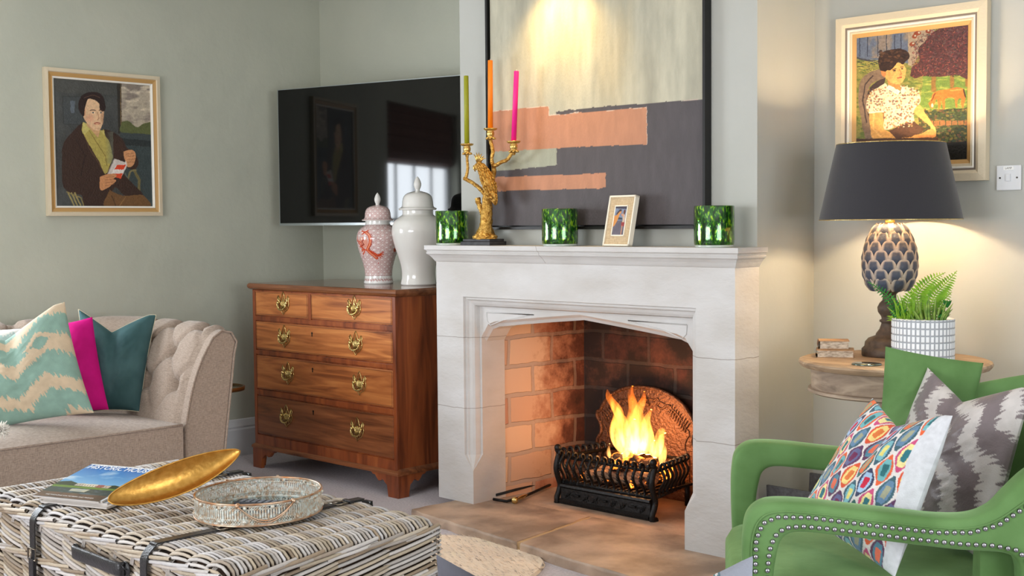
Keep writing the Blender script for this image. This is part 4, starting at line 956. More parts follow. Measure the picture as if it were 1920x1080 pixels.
# buttons
m = MB(); cnt = 0
for j in range(0, 4):
    v = .20+j*TV
    for i in range(0, 24):
        uo = .13+(i+(.5 if j % 2 else 0))*TU; u = ul[-1]-uo
        if u < .05 or v > vmax-.02: continue
        jj = int(np.interp(v, vl, range(NV))); ii = int(np.interp(u, uu, range(NU))); q = P[ii, jj]; m.sph(q, .011, 10, 6, (1, 1, 1)); cnt += 1
m.build('buttons', M_linenS, sofa)['kind'] = 'stuff'
# arm facing panel with piping
fp = [(AYI+o, z) for o, z in prs[::4]]
fp = fp+[(AYI+.0, .10)]
m = MB(); m.prism(fp, lambda a, b: (SOX-.03, a, b), lambda a, b: (SOX+.018, a, b)); m.build('arm_panel', M_linenS, sofa, bevel=.012)
m = MB(); m.tube([(SOX+.018, a, b) for a, b in fp[:-1]], .005, 6); m.build('piping', M_linenS, sofa)
# seat cushion and front rail
def cushion_box(x0, x1, y0, y1, z0, z1, crown, r=.04, n=22, nyy=40):
    m = MB(); P = []
    ring_ = []
    for i in range(n*2+1): pass
    xs = np.linspace(0, 1, n); ys = np.linspace(0, 1, nyy)
    top = np.array([[(x0+(x1-x0)*a, y0+(y1-y0)*b, z1-crown*(1-(1-(2*a-1)**4)*(1-(2*b-1)**4))) for b in ys] for a in xs]); m.grid(top)
    for e_ in (top[-1], top[0], top[:, 0], top[:, -1]):
        low = e_.copy(); low[:, 2] = z0; mid = e_.copy(); mid[:, 2] -= .012
        sgn = np.zeros(3)
        m.grid([e_, mid, low])
    m.F([m.V((x0, y0, z0)), m.V((x1, y0, z0)), m.V((x1, y1, z0)), m.V((x0, y1, z0))]); return m
SFX = -4.985
m = cushion_box(-5.80, SFX, .62, 3.0, .22, .500, .045); o = m.build('seat_cushion', M_linenS, sofa)
m = MB(); m.tube([(SFX+.002, y, .455) for y in np.linspace(.63, 2.995, 30)], .006, 6); m.build('piping', M_linenS, o)
m = MB().box(-5.80, SFX-.006, .62, 3.0, .08, .225); m.build('front_rail', M_linenS, sofa, bevel=.01)
for x, y in ((-5.08, 3.12), (-5.08, .66), (-5.88, 3.12), (-5.88, .66)):
    m = MB(); m.lathe([(.022, 0), (.03, .03), (.034, .11)], (x, y, 0), 16); m.build('leg', M_dark, sofa)

# ================================================================ cushions
def pillow_pts(c4, thick, chop, n, bow=.05, ears=.06, puff=.55):
    """c4 = TL, TR, BR, BL in world; returns front and back grids and the (s,t) maps"""
    TL, TR, BR, BL = [np.array(c, float) for c in c4]
    nrm_ = np.cross(TR-TL, BL-TL); nrm_ /= np.linalg.norm(nrm_)
    toc = EYE-(TL+TR+BR+BL)/4
    if nrm_ @ toc < 0: nrm_ = -nrm_
    s = np.linspace(-1, 1, n); S, T_ = np.meshgrid(s, s)   # T -1 top
    ss = S*(1-bow*(1-T_**2)*1.0); tt = T_*(1-bow*(1-S**2))
    vv = np.clip(1-np.abs(S+.12)/.95, 0, 1)**1.15
    if chop: tt = tt+chop*vv*np.clip((1-T_)/2, 0, 1)**1.8
    a, b = (ss+1)/2, (tt+1)/2
    base_ = (1-b)[..., None]*((1-a)[..., None]*TL+a[..., None]*TR)+b[..., None]*((1-a)[..., None]*BL+a[..., None]*BR)
    th = (np.clip((1-S**2)*(1-T_**2), 0, 1))**puff*thick/2
    th = th*(.85+.3*fbm(S*1.7+5, T_*1.7))
    if chop: th = th*(1-.42*np.exp(-(S/.16)**2)*np.clip((1-T_)/2, 0, 1)**1.6)
    wr = (fbm(S*3+T_*4+3, T_*1.2-S+7, 3)-.45)*.016*(1-S**2)*(1-T_**2)
    return base_+nrm_*(th+wr)[..., None], base_-nrm_*(th)[..., None], S, T_, nrm_
def pillow(label, c4, thick, mt, painter=None, chop=0, n=70, piping=None, backcol=None, group=None, mback=None, bow=.05, name='cushion', seam=None):
    F_, B_, S, T_, nr = pillow_pts(c4, thick, chop, n, bow)
    cen = (F_.reshape(-1, 3).min(0)+F_.reshape(-1, 3).max(0))/2; cen[2] = F_[..., 2].min()
    e = thing(name, label, 'cushion', tuple(cen), group)
    m = MB(); m.grid(F_, cols=None if painter is None else painter(S, T_)); 
    if mback is None:
        m.grid(B_, cols=None if painter is None else (np.ones(B_.shape)*lin(backcol) if backcol is not None else painter(S, T_)))
        m.build('cover', mt, e)
    else:
        m.build('front_cover', mt, e); m = MB(); m.grid(B_); m.build('back_cover', mback, e)
    if piping:
        edge = list(F_[0])+list(F_[1:, -1])+list(F_[-1, ::-1][1:])+list(F_[::-1, 0][1:]); m = MB(); m.tube([q for q in edge[::2]]+[edge[0]], piping[1], 6, cap=False); m.build('piped_edge', piping[0], e)
    return e
def tri(x): return 2*np.abs(x-np.floor(x+.5))*2-1
def ikat(c1, c2, c3, freq, amp, rot, zf, w_=.5, dia=False):
    def f(S, T_):
        a = S*math.cos(rot)+T_*math.sin(rot); b = -S*math.sin(rot)+T_*math.cos(rot)
        jg = (vnoise(a*46+3, b*3)-.5)*.16+(vnoise(a*90, b*4+5)-.5)*.10
        v = b*freq+amp*tri(a*zf+.15*np.sin(b*3))+jg*freq*.8
        ph = v-np.floor(v); I = np.where((ph < w_)[..., None], np.array(c1), np.array(c2)).astype(float)
        if dia:
            d = np.abs(((a*zf) % 1)-.5)/.30+np.abs(b-(-.32))/.26+jg*1.4; I[d < .9] = c2; I[d < .52] = c1
        I = I*(.92+.16*fbm(a*9, b*9)[..., None]); 
        if c3 is not None: k = np.clip((fbm(a*2+9, b*2)-.45)*4, 0, 1)[..., None]*.35; I = I*(1-k)+np.array(c3)*k
        return lin(np.clip(I, 0, 255))
    return f
M_cotton = mat('printed_cotton', rough=.85, attr=True, sheen=.2, bump=(300, .15))
M_satin = mat('woven_satin', rough=.42, attr=True, sheen=.2, spec=.6, bump=(200, .12))
def velvet(name, col, col2=None, k=.6):
    m = mat(name, col, rough=.75, sheen=0, spec=.2, col2=col2, nscale=7, bump=(12, .25)); b = m.node_tree.nodes['Principled BSDF']
    b.inputs['Sheen Weight'].default_value = k; b.inputs['Sheen Roughness'].default_value = .35
    c = lin(np.array(col))**.6; b.inputs['Sheen Tint'].default_value = (float(c[0]), float(c[1]), float(c[2]), 1); return m
M_teal = velvet('teal_velvet', (72, 102, 104), (54, 84, 86)); M_pink = velvet('magenta_velvet', (206, 16, 128), (180, 10, 108)); M_bone = mat('bone_piping', (220, 208, 176), rough=.8)
def plane_pts(uvs, p0, n): return [onp(u, v, p0, n) for u, v in uvs]
# sofa cushions: each stands on the seat and leans back
def bp_(u, v, z): return atZ(u, v, z)
b0 = bp_(205, 768, .49); nT = np.array([.80, -.55, .30])
pillow('dark teal velvet cushion with a dented top, in the corner of the taupe sofa', plane_pts([(147, 578), (293, 590), (262, 772), (158, 774)], b0, nT), .20, M_teal, chop=.38, piping=(M_bone, .0016), mback=M_bone, n=70)
b0 = bp_(170, 775, .49)
pillow('bright magenta velvet cushion between the teal velvet and the patterned cushion on the taupe sofa', plane_pts([(60, 612), (173, 594), (204, 768), (92, 785)], b0, (.75, -.62, .25)), .15, M_pink)
b0 = bp_(90, 800, .49)
pillow('sea green and beige ikat cushion standing at the front of the taupe sofa', plane_pts([(-98, 610), (121, 566), (176, 774), (-40, 812)], b0, (.70, -.68, .22)), .17, M_cotton, ikat((122, 152, 138), (188, 168, 140), None, 1.45, .22, -.16, .9, .60, True), chop=.42, n=170)
b0 = bp_(-60, 780, .49)
pillow('pale sea green cushion at the far left, mostly behind the ikat cushion on the sofa', plane_pts([(-170, 618), (42, 616), (30, 770), (-150, 790)], b0+np.array([-.02, 0, 0]), (.75, -.62, .3)), .15, M_cotton, ikat((168, 196, 190), (222, 222, 214), None, 1.0, .2, .3, .6), n=90)
m = MB()
b1 = bp_(2, 806, .53)
for k in range(400):
    a = rng.uniform(0, 2*PI); c_ = rng.uniform(-1, 1); d = np.array([math.sqrt(1-c_*c_)*math.cos(a), math.sqrt(1-c_*c_)*math.sin(a), c_]); m.tube([b1+d*.012, b1+d*rng.uniform(.026, .036)+rng.normal(0, .004, 3)], [.0022, .0008], 4)
o = m.build('pompom', mat('white_wool', (236, 232, 222), rough=1)); tag(o, 'small white woolly pompom on the sofa seat at the left edge', 'pompom')

# small brass-rimmed table behind the sofa arm
q = atX(416, 727, -5.55); r_ = .13
t = thing('side_table', 'small round brass-rimmed table just showing behind the sofa arm', 'side table', (q[0]-.03, q[1], 0))
tc_ = (q[0]-.03, q[1], 0); zt2 = q[2]+.0
m = MB(); m.lathe([(.01, zt2-.006), (r_-.004, zt2-.006), (r_-.004, zt2), (.01, zt2)], tc_, 40); m.build('glass_top', mat('mirror_glass', (120, 150, 140), rough=.08, metal=.6), t)
m = MB(); m.lathe([(r_-.004, zt2-.016), (r_+.002, zt2-.016), (r_+.004, zt2+.004), (r_-.004, zt2+.005), (r_-.004, zt2-.016)], tc_, 40); m.build('rim', mat('bronze_rim', (120, 84, 44), rough=.35, metal=.8), t)
m = MB(); m.lathe([(.06, 0), (.06, .012), (.014, .02), (.012, zt2-.012)], tc_, 24); m.build('pedestal', MATS['bronze_rim'], t)
# ================================================================ wicker trunk
def wicker_mat():
    m = mat('whitewashed_rattan', rough=.55, attr=True, bump=(90, .35), spec=.35); return m
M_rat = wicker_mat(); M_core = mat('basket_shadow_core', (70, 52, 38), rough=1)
M_leather = mat('black_leather', (26, 25, 27), rough=.38, bump=(200, .3), spec=.5, coat=.15)
M_steel = mat('antique_nickel', (150, 140, 126), rough=.3, metal=1)
TZ = .56; 
c1 = atZ(812, 972, TZ); c2 = atZ(345, 858, TZ); c3 = atZ(345, 1080, TZ)
tx1, ty1 = c1[0], c1[1]+.01; tx0 = c2[0]; ty0 = atZ(90, 958, TZ)[1]
LID = .15; RR = .035
pal = [lin(np.array(c)) for c in ((218, 212, 206), (206, 198, 190), (192, 182, 172), (212, 198, 178), (200, 184, 160), (182, 166, 148), (222, 218, 216), (170, 150, 126))]
trunk = thing('wicker_trunk', 'whitewashed wicker trunk used as a coffee table, with black leather straps and handle', 'trunk', ((tx0+tx1)/2, (ty0+ty1)/2, 0))
def weave(m, f, lu, lv, su, rv, r, seed=0, arch_=.8, slant=.9, n=6, phase=0, K=6, col_shift=0):
    """f(u, v, h) -> world. strands run along u, stacked along v; each arches over a stake every su"""
    rr = random.Random(seed); nc = max(1, int(round(lu/su))); su = lu/nc; nr = max(1, int(round(lv/rv))); rv = lv/nr
    for j in range(nr):
        c_row = rr.choice(pal)
        for i in range(nc):
            if rr.random() < .45: c_row = rr.choice(pal)
            u0 = i*su; pts = []; jit = rr.uniform(-.15, .15)*rv
            for k in range(K+1):
                t = k/K; u = u0+su*(-.10+1.20*t); u = min(max(u, -.2*su), lu+.2*su)
                h = r*.2+arch_*r*2.0*math.sin(PI*min(max(t, 0), 1))**.8; v = (j+.5)*rv+(t-.5)*rv*slant+jit
                pts.append(f(u, v, h))
            k_ = rr.uniform(.58, .84); m.tube(pts, [r*.75]+[r]*(K-1)+[r*.75], n, cap=False, colr=c_row*k_)
def q90(s, L, R=RR):
    """length along a flat top that turns down at both ends -> (pos, drop, tilt)"""
    if s < R: a = (R-s)/R; a = min(a, 1.35); return R-R*math.sin(a), R*(1-math.cos(a)), -a
    if s > L-R: a = (s-(L-R))/R; a = min(a, 1.35); return L-R+R*math.sin(a), R*(1-math.cos(a)), a
    return s, 0, 0
LX, LY = tx1-tx0, ty1-ty0
def ftop(u, v, h):
    pu, du, au = q90(u, LX); pv, dv, av = q90(v, LY)
    sag = .006*math.sin(PI*u/LX)*math.sin(PI*v/LY)
    return (tx0+pu+h*math.sin(au), ty0+pv+h*math.sin(av), TZ-.004-du-dv-sag+h*math.cos(au)*math.cos(av)-.008)
m = MB(); weave(m, ftop, LX, LY, .080, .0122, .0044, 1, arch_=1.45)
# lid sides: rows laid lengthwise
def fside(axis, pos, sgn, a0, z1):
    if axis == 'y': return lambda u, v, h: (a0+u, pos+sgn*h, z1-v)
    return lambda u, v, h: (pos+sgn*h, a0+u, z1-v)
def dropside(z1, z0, inset, seed, mm):
    hh = z1-z0
    weave(mm, fside('y', ty0+inset, -1, tx0, z1), LX, hh, .125, .0130, .0052, seed, arch_=.75, slant=2.2)
    weave(mm, fside('x', tx1-inset, 1, ty0, z1), LY, hh, .15, .0125, .0050, seed+1, arch_=.6, slant=-2.4)
    weave(mm, fside('x', tx0+inset, -1, ty0, z1), LY, hh, .105, .0145, .0056, seed+2, arch_=.7, slant=1.4)
    weave(mm, fside('y', ty1-inset, 1, tx0, z1), LX, hh, .105, .0145, .0056, seed+3, arch_=.7, slant=1.4)
dropside(TZ-RR, TZ-LID, .002, 10, m)
for k in range(int(LX/.085)):  # triple binding sticks over the front edge
    x = tx0+.05+k*.085
    for d in (-.006, 0, .006): m.tube([(x+d, ty0-.010, TZ-.062), (x+d, ty0-.004, TZ-.03), (x+d+.004, ty0+.022, TZ-.006)], .0022, 5, colr=pal[1]*.8)
rz = random.Random(8)
for z in (TZ-.030, TZ-LID+.004):  # long canes laid along the rim
    P = [(tx0-.004, ty0-.006), (tx1+.004, ty0-.006), (tx1+.004, ty1+.006), (tx0-.004, ty1+.006)]
    for a, b in zip(P, P[1:]+P[:1]):
        a = np.array(a); b = np.array(b); L = np.linalg.norm(b-a); n_ = int(L/.085); o_ = np.array([(b-a)[1], -(b-a)[0]])/L
        for i in range(n_):
            for s_ in range(2):
                t0, t1 = max((i-.4)/n_, 0), min((i+1.5)/n_, 1); p0 = a+(b-a)*t0; p1 = a+(b-a)*t1; dz_ = .008; off = (.5-s_)*.009+rz.uniform(-.002, .002); pm = (p0+p1)/2+o_*.007
                m.tube(spl([np.array((p0[0], p0[1], z-dz_+off)), np.array((pm[0], pm[1], z+off)), np.array((p1[0], p1[1], z+dz_+off))], 4), .0052, 6, cap=False, colr=pal[rz.randrange(8)]*rz.uniform(.6, .85))
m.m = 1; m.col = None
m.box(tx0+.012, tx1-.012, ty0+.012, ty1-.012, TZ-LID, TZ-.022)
m.build('lid', [M_rat, M_core], trunk)
m = MB(); dropside(TZ-LID-.012, .02, .006, 30, m)
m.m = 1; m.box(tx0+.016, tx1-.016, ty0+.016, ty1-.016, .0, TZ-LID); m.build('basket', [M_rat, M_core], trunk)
# straps
for u0_, u1_ in (((75, 1000), (100, 945)), ((285, 1050), (322, 1010))):
    x = atY(u0_[0], u0_[1], ty0)[0] if u0_[0] > 200 else atY(76, 985, ty0)[0]; wd = .030
    P = [(x, ty0-.022, .04), (x, ty0-.022, TZ-LID-.06), (x, ty0-.022, TZ-.06), (x, ty0-.018, TZ-.025), (x, ty0+.004, TZ-.002), (x, ty0+.03, TZ+.004), (x, ty0+.25, TZ+.004), (x, ty1-.25, TZ+.004), (x, ty1-.03, TZ+.004), (x, ty1+.012, TZ-.012), (x, ty1+.022, TZ-.05), (x, ty1+.022, .04)]
    P = [np.array(p) for p in P]; m = MB(); Q = spl(P, 5); 
    G = [[q+np.array([-wd/2, 0, 0]), q+np.array([wd/2, 0, 0])] for q in Q]; m.grid(G)
    T3 = []
    for i, q in enumerate(Q): t_ = Q[min(i+1, len(Q)-1)]-Q[max(i-1, 0)]; t_ /= np.linalg.norm(t_); T3.append(np.cross((1, 0, 0), t_))
    G2 = [[g_[0]+n_*.0035, g_[1]+n_*.0035] for g_, n_ in zip(G, T3)]; m.grid(G2)
    m.grid([[a[0], b[0]] for a, b in zip(G, G2)]); m.grid([[a[1], b[1]] for a, b in zip(G, G2)])
    st = m.build('strap', M_leather, trunk)
    for yy, zz, vert in ((ty0-.028, TZ-LID+.025, True), (ty0+.20, TZ+.009, False), (ty1-.09, TZ+.009, False)):
        b_ = MB(); hw, hl = wd*.75, .016
        if vert: R4 = [(x-hw, yy, zz-hl), (x+hw, yy, zz-hl), (x+hw, yy, zz+hl), (x-hw, yy, zz+hl), (x-hw, yy, zz-hl)]; pr_ = [(x, yy-.002, zz-hl), (x, yy-.002, zz+hl)]
        else: R4 = [(x-hw, yy-hl, zz), (x+hw, yy-hl, zz), (x+hw, yy+hl, zz), (x-hw, yy+hl, zz), (x-hw, yy-hl, zz)]; pr_ = [(x, yy-hl, zz+.002), (x, yy+hl, zz+.002)]
        b_.tube(R4, .0022, 6); b_.tube(pr_, .0018, 6); b_.build('buckle', M_steel, st)
        l_ = MB()
        if vert: l_.box(x-wd*.62, x+wd*.62, yy+.001, yy+.006, zz-.075, zz-.060); l_.box(x-wd*.45, x+wd*.45, yy-.004, yy+.003, zz-.11, zz-.012)
        else: l_.box(x-wd*.62, x+wd*.62, yy+.030, yy+.044, zz-.006, zz+.003); l_.box(x-wd*.5, x+wd*.5, yy+.01, yy+.085, zz-.003, zz+.001)
        l_.build('keeper', M_leather, st, bevel=.001)
# carrying handle on the lid front
h0, h1 = atY(133, 1012, ty0-.03), atY(226, 1052, ty0-.03); zh = TZ-.075
m = MB(); P = spl([np.array((h0[0], ty0-.018, zh)), np.array((h0[0]+.02, ty0-.032, zh+.002)), np.array(((h0[0]+h1[0])/2, ty0-.034, zh+.002)), np.array((h1[0]-.02, ty0-.032, zh)), np.array((h1[0], ty0-.018, zh))], 6)
G = [[q+np.array([0, 0, .019]), q+np.array([0, -.004, .014]), q+np.array([0, -.004, -.014]), q+np.array([0, 0, -.019]), q+np.array([0, .004, 0])] for q in P]; m.grid(G, closev=True); hd_ = m.build('handle', M_leather, trunk)
for x in (h0[0], h1[0]):
    m = MB(); m.lathe([(.001, 0), (.019, 0), (.020, .003), (.001, .005)], (0, 0, 0), 20); m.v = [(a+x, ty0-.014-c, b+zh) for a, b, c in m.v]; m.tube([(x-.012, ty0-.022, zh), (x, ty0-.028, zh+.012), (x+.012, ty0-.022, zh)], .0022, 6); m.build('handle_plate', M_leather, hd_)

# ================================================================ pierced oval tray
M_verd = mat('verdigris_metal', (204, 212, 206), rough=.45, metal=.3, col2=(176, 150, 122), nscale=110, bump=(120, .2))
M_copper = mat('worn_copper_rim', (176, 122, 82), rough=.35, metal=.8, col2=(206, 190, 168), nscale=25)
M_mirror = mat('tray_mirror', (170, 186, 190), rough=.06, metal=1)
tp = [atZ(u, v, TZ+.062) for u, v in ((350, 935), (520, 897), (609, 918), (455, 950))]
tcx, tcy = (tp[0][0]+tp[2][0]+tp[1][0]+tp[3][0])/4, (tp[0][1]+tp[2][1]+tp[1][1]+tp[3][1])/4
TA, TB, TR_ = .182, .165, math.radians(112); tz = TZ+.012
def te(th, k=1.): a, b = TA*k*math.cos(th), TB*k*math.sin(th); return (tcx+a*math.cos(TR_)-b*math.sin(TR_), tcy+a*math.sin(TR_)+b*math.cos(TR_))
tray = thing('gallery_tray', 'oval pierced metal gallery tray with worn copper rim on the wicker trunk', 'tray', (tcx, tcy, tz))
m = MB(); NT = 150
for z0_, z1_ in ((0, .007), (.016, .019), (.042, .045), (.050, .055)):
    m.grid([[te(2*PI*i/NT)+(tz+z0_,) for i in range(NT)], [te(2*PI*i/NT)+(tz+z1_,) for i in range(NT)], [te(2*PI*i/NT, .988)+(tz+z1_,) for i in range(NT)], [te(2*PI*i/NT, .988)+(tz+z0_,) for i in range(NT)]], closev=True, closeu=True)
for i in range(NT):
    a0, a1 = 2*PI*(i+.10)/NT, 2*PI*(i+.80)/NT
    m.F([m.V(te(a0)+(tz+.018,)), m.V(te(a1)+(tz+.018,)), m.V(te(a1)+(tz+.043,)), m.V(te(a0)+(tz+.043,))], False)
    if i % 10 not in (4, 5, 6):
        for za, zb in ((.006, .017), (.044, .051)):
            aa = 2*PI*(i)/NT; zc = (za+zb)/2
            m.tube([te(aa)+(tz+za,), te(aa+PI/NT*.9)+(tz+zc,), te(aa)+(tz+zb,)], .0017, 4, cap=False); m.tube([te(aa)+(tz+za,), te(aa-PI/NT*.9)+(tz+zc,), te(aa)+(tz+zb,)], .0017, 4, cap=False)
    elif i % 10 == 5:
        for zc in (.0115, .0475):
            q = te(2*PI*i/NT); m.sph((q[0], q[1], tz+zc), .0058, 8, 6)
        for k in range(-1, 2): m.F([m.V(te(2*PI*(i+k-.5)/NT)+(tz+.006,)), m.V(te(2*PI*(i+k+.5)/NT)+(tz+.006,)), m.V(te(2*PI*(i+k+.5)/NT)+(tz+.018,)), m.V(te(2*PI*(i+k-.5)/NT)+(tz+.018,))], False)
m.build('gallery', M_verd, tray)
m = MB(); m.tube([te(2*PI*i/96, .995)+(tz+.0565,) for i in range(97)], .0032, 8, cap=False); m.tube([te(2*PI*i/96, 1.0)+(tz+.001,) for i in range(97)], .003, 6, cap=False); m.build('rim', M_copper, tray)
m = MB(); m.F([m.V(te(2*PI*i/64, .985)+(tz+.003,)) for i in range(64)]); m.F([m.V(te(2*PI*i/64, .985)+(tz-.001,)) for i in range(64)][::-1]); m.build('mirror_base', M_mirror, tray)
def hang(th0, th1):
    m = MB(); P = []
    for k in range(17):
        t = k/16; th = th0+(th1-th0)*t; q = te(th, 1.045); P.append((q[0], q[1], tz+.055-.040*math.sin(PI*t)))
    m.tube(P, .0022, 6); m.tube([(a, b, c-.006*math.sin(PI*i/16)) for i, (a, b, c) in enumerate(P)], .0018, 6)
    for th in (th0, th1): q = te(th, 1.02); m.tube([te(th, .99)+(tz+.058,), (q[0], q[1], tz+.058), te(th, 1.05)+(tz+.052,)], .005, 8)
    m.build('handle', M_copper, tray)
def te_ang(u, v):
    best = None
    for k in range(360):
        th = math.radians(k); q = te(th); P3 = np.array([q[0], q[1], tz+.0565]); d = P3-EYE; uu_ = 960+FPX*(d@RT)/(d@FW); vv_ = 540-FPX*(d@UP)/(d@FW); e_ = (uu_-u)**2+(vv_-v)**2
        if best is None or e_ < best[0]: best = (e_, th)
    return best[1]
ha, hb = te_ang(446, 952), te_ang(550, 941)
if hb-ha > PI: ha += 2*PI
if ha-hb > PI: hb += 2*PI
hang(ha, hb); hang(ha+PI, hb+PI)
# remote control lying in the tray
q = (tcx-.03, tcy+.03); ang = math.radians(30)
def rf(a, d, z): return (q[0]+a*math.cos(ang)-d*math.sin(ang), q[1]+a*math.sin(ang)+d*math.cos(ang), tz+.0035+z)
rc = thing('remote_control', 'black remote control lying inside the pierced oval tray', 'remote control', rf(0, 0, 0))
m = MB(); obox(m, rf, -.075, .075, -.022, .022, 0, .014); m.build('body', mat('remote_plastic', (34, 38, 46), rough=.4), rc, bevel=.003)
m = MB()
for i in range(7):
    for j in range(3): obox(m, rf, -.06+i*.018, -.049+i*.018, -.016+j*.012, -.008+j*.012, .014, .0155)
m.build('buttons', mat('remote_buttons', (120, 126, 134), rough=.5), rc)['kind'] = 'stuff'

# ================================================================ hammered brass dish
M_dish = mat('brushed_brass', (206, 160, 84), rough=.40, metal=1, col2=(184, 138, 66), nscale=60, stretch=(1, 1, 1), bump=(60, .12))
A_ = atZ(203, 946, TZ+.050); B_ = atZ(450, 852, TZ+.150)
A_, B_ = np.array(A_), np.array(B_); ax_ = (B_-A_); Ld = np.linalg.norm(ax_); ax_ /= Ld
# unit across direction: mostly facing the camera, tipped up at the far side
mid = (A_+B_)/2; far_ = atZ(312, 884, TZ+.130); near_ = atZ(345, 936, TZ+.065); side = far_-near_; side -= ax_*(side@ax_); side /= np.linalg.norm(side); dn = np.cross(ax_, side); dn = dn if dn[2] < 0 else -dn
hw_ = float(np.linalg.norm(far_-near_))/2*1.02; NA, NB = 60, 28; G = np.zeros((NA, NB, 3)); G2 = G.copy()
for i in range(NA):
    t = i/(NA-1); wv = hw_*(math.sin(PI*min(max(t, .0), 1))**(.50 if t < .5 else .60)); cup_ = .046*math.sin(PI*t)**.8
    for j in range(NB):
        s_ = -1+2*j/(NB-1); c = A_+ax_*Ld*t+side*wv*s_+dn*cup_*(1-s_*s_)+np.array([0, 0, .02])*(t-.5)**2*2
        G[i, j] = c; G2[i, j] = c+dn*.0025
m = MB(); m.grid(G); m.grid(G2, flip=True); m.grid([G[:, 0], G2[:, 0]]); m.grid([G[:, -1], G2[:, -1]])
lowz = G2[..., 2].min(); dzf = (TZ+.004)-lowz; print('dish lift', dzf)
m.v = [(a, b, c+max(0, dzf)) for a, b, c in m.v]; m.tube([q+np.array([0, 0, max(0, dzf)]) for q in list(G[:, 0])+list(G[::-1, -1])], .0022, 6, cap=False)
o = m.build('brass_dish', M_dish, recalc=True); tag(o, 'long leaf-shaped brushed brass dish tilted against the magazines on the wicker trunk', 'dish')

# ================================================================ magazines
M_page = mat('magazine_pages', (186, 180, 174), rough=.8); M_cover = mat('magazine_cover', rough=.28, attr=True, coat=.3)
def magazine(label, c, ang, z0, th, painter, w_=.225, h_=.31, hero=False, rise=0.):
    """c = near-left corner; the far end rides up by `rise` over the copies below"""
    ex_ = EXM*1.; ey_ = EYM*math.cos(ang)+EXM*math.sin(ang); ey_[2] = 0; ey_ /= np.linalg.norm(ey_)
    f = lambda a, b, z: tuple(np.array([c[0], c[1], z0])+ex_*a+ey_*b+np.array([0, 0, z+rise*(b/h_)]))
    e = thing('magazine', label, 'magazine', f(w_/2, h_/2, 0), 'magazines on the wicker trunk')
    m = MB(); m.grid([[f(a*w_, 0, .0), f(a*w_, h_, 0)] for a in np.linspace(0, 1, 9)], smooth=False); m.grid([[f(a*w_, 0, th), f(a*w_, h_, th)] for a in np.linspace(0, 1, 9)], smooth=False)
    for q in (0, h_): m.grid([[f(a*w_, q, 0), f(a*w_, q, th)] for a in np.linspace(0, 1, 9)], smooth=False)
    for q in (0, w_): m.F([m.V(f(q, 0, 0)), m.V(f(q, h_, 0)), m.V(f(q, h_, th)), m.V(f(q, 0, th))])
    m.build('pages', M_page, e)
    n1, n2 = (150, 200) if hero else (50, 60); S, T = np.meshgrid(np.linspace(0, 1, n1), np.linspace(0, 1, n2)); col = painter(S, T)
    m = MB(); m.grid([[f(s*w_, (1-t)*h_, th+.0006) for s in np.linspace(0, 1, n1)] for t in np.linspace(0, 1, n2)], cols=col); cov = m.build('cover', M_cover, e)
    return f, cov, th
def cov_house(S, T):
    p = Paint(S, T, (40, 118, 190)); k = np.clip(T/.55, 0, 1)[..., None]; p.I = (1-k)*np.array((30, 104, 186))+k*np.array((120, 178, 220))
    p._put(np.clip((fbm(S*3+T*2, T*9)-.5)*5, 0, 1)*(T < .6), (222, 234, 244), .7)
    p.poly([(0, .57), (.15, .53), (.3, .58), (.7, .59), (.85, .55), (1, .58), (1, .68), (0, .68)], (40, 58, 34))
    for a, b, c in ((.3, .42, (200, 190, 172)), (.42, .62, (226, 214, 190)), (.62, .72, (170, 96, 80)), (.72, .82, (196, 180, 160))): p.poly([(a, .575), (b, .57), (b, .645), (a, .645)], c)
    for k in range(12): p.poly([(.32+k*.04, .6), (.335+k*.04, .6), (.335+k*.04, .63), (.32+k*.04, .63)], (90, 90, 96))
    p.poly([(0, .66), (1, .645), (1, .70), (0, .72)], (104, 136, 44)); p.poly([(0, .715), (1, .695), (1, .86), (0, .86)], (52, 66, 62)); p.poly([(.35, .73), (.62, .72), (.6, .80), (.36, .80)], (190, 186, 160)); p._put((fbm(S*8, T*30)-.5)*5*(T > .71)*(T < .87), (120, 150, 180), .5)
    p.poly([(0, .85), (1, .85), (1, 1), (0, 1)], (104, 76, 54)); p._put((fbm(S*10, T*10)-.5)*5*(T > .85), (60, 46, 36), .6)
    p.poly([(0, 0), (1, 0), (1, .028), (0, .028)], (235, 240, 244)); return p.out()
def cov_plain(c, c2):
    def f(S, T): p = Paint(S, T, c); p.poly([(0, 0), (1, 0), (1, .2), (0, .2)], c2); p._put((fbm(S*4, T*4)-.5)*5*(T > .3), c2, .5); p.ell(.4, .12, .1, .05, (200, 90, 60)); return p.out()
    return f
ca = atZ(62, 929, TZ+.022); cb_ = atZ(185, 941, TZ+.022); far1 = atZ(173, 870, TZ+.060)
EXM = cb_-ca; MW = float(np.linalg.norm(EXM)); EXM /= MW; EYM = far1-ca; EYM[2] = 0; MH = float(np.linalg.norm(EYM)); EYM /= MH
lay = [('magazine with a pale cover at the bottom of the stack beside the brass dish', (.035, -.010), .14, .000, .010, (214, 208, 202), (196, 186, 180)), ('magazine with a white and red cover, second from the bottom of the fanned stack', (.022, .010), .08, .006, .018, (196, 206, 216), (226, 228, 230)), ('magazine directly under the blue-sky one, showing a white margin', (.008, .006), .03, .012, .027, (224, 228, 232), (150, 186, 214))]
for lab, (dx, dy), da, dz_, rs_, c_a, c_b in lay:
    magazine(lab, (ca[0]+EXM[0]*dx+EYM[0]*dy, ca[1]+EXM[1]*dx+EYM[1]*dy), da, TZ+.006+dz_, .0048, cov_plain(c_a, c_b), MW, MH, rise=rs_)
f_, cov, th_ = magazine('magazine on top of the stack, its cover a country house under a blue sky', (ca[0], ca[1]), 0, TZ+.0185, .0035, cov_house, MW, MH, True, rise=.038)
M_wtxt = mat('white_print', (244, 246, 248), rough=.5)
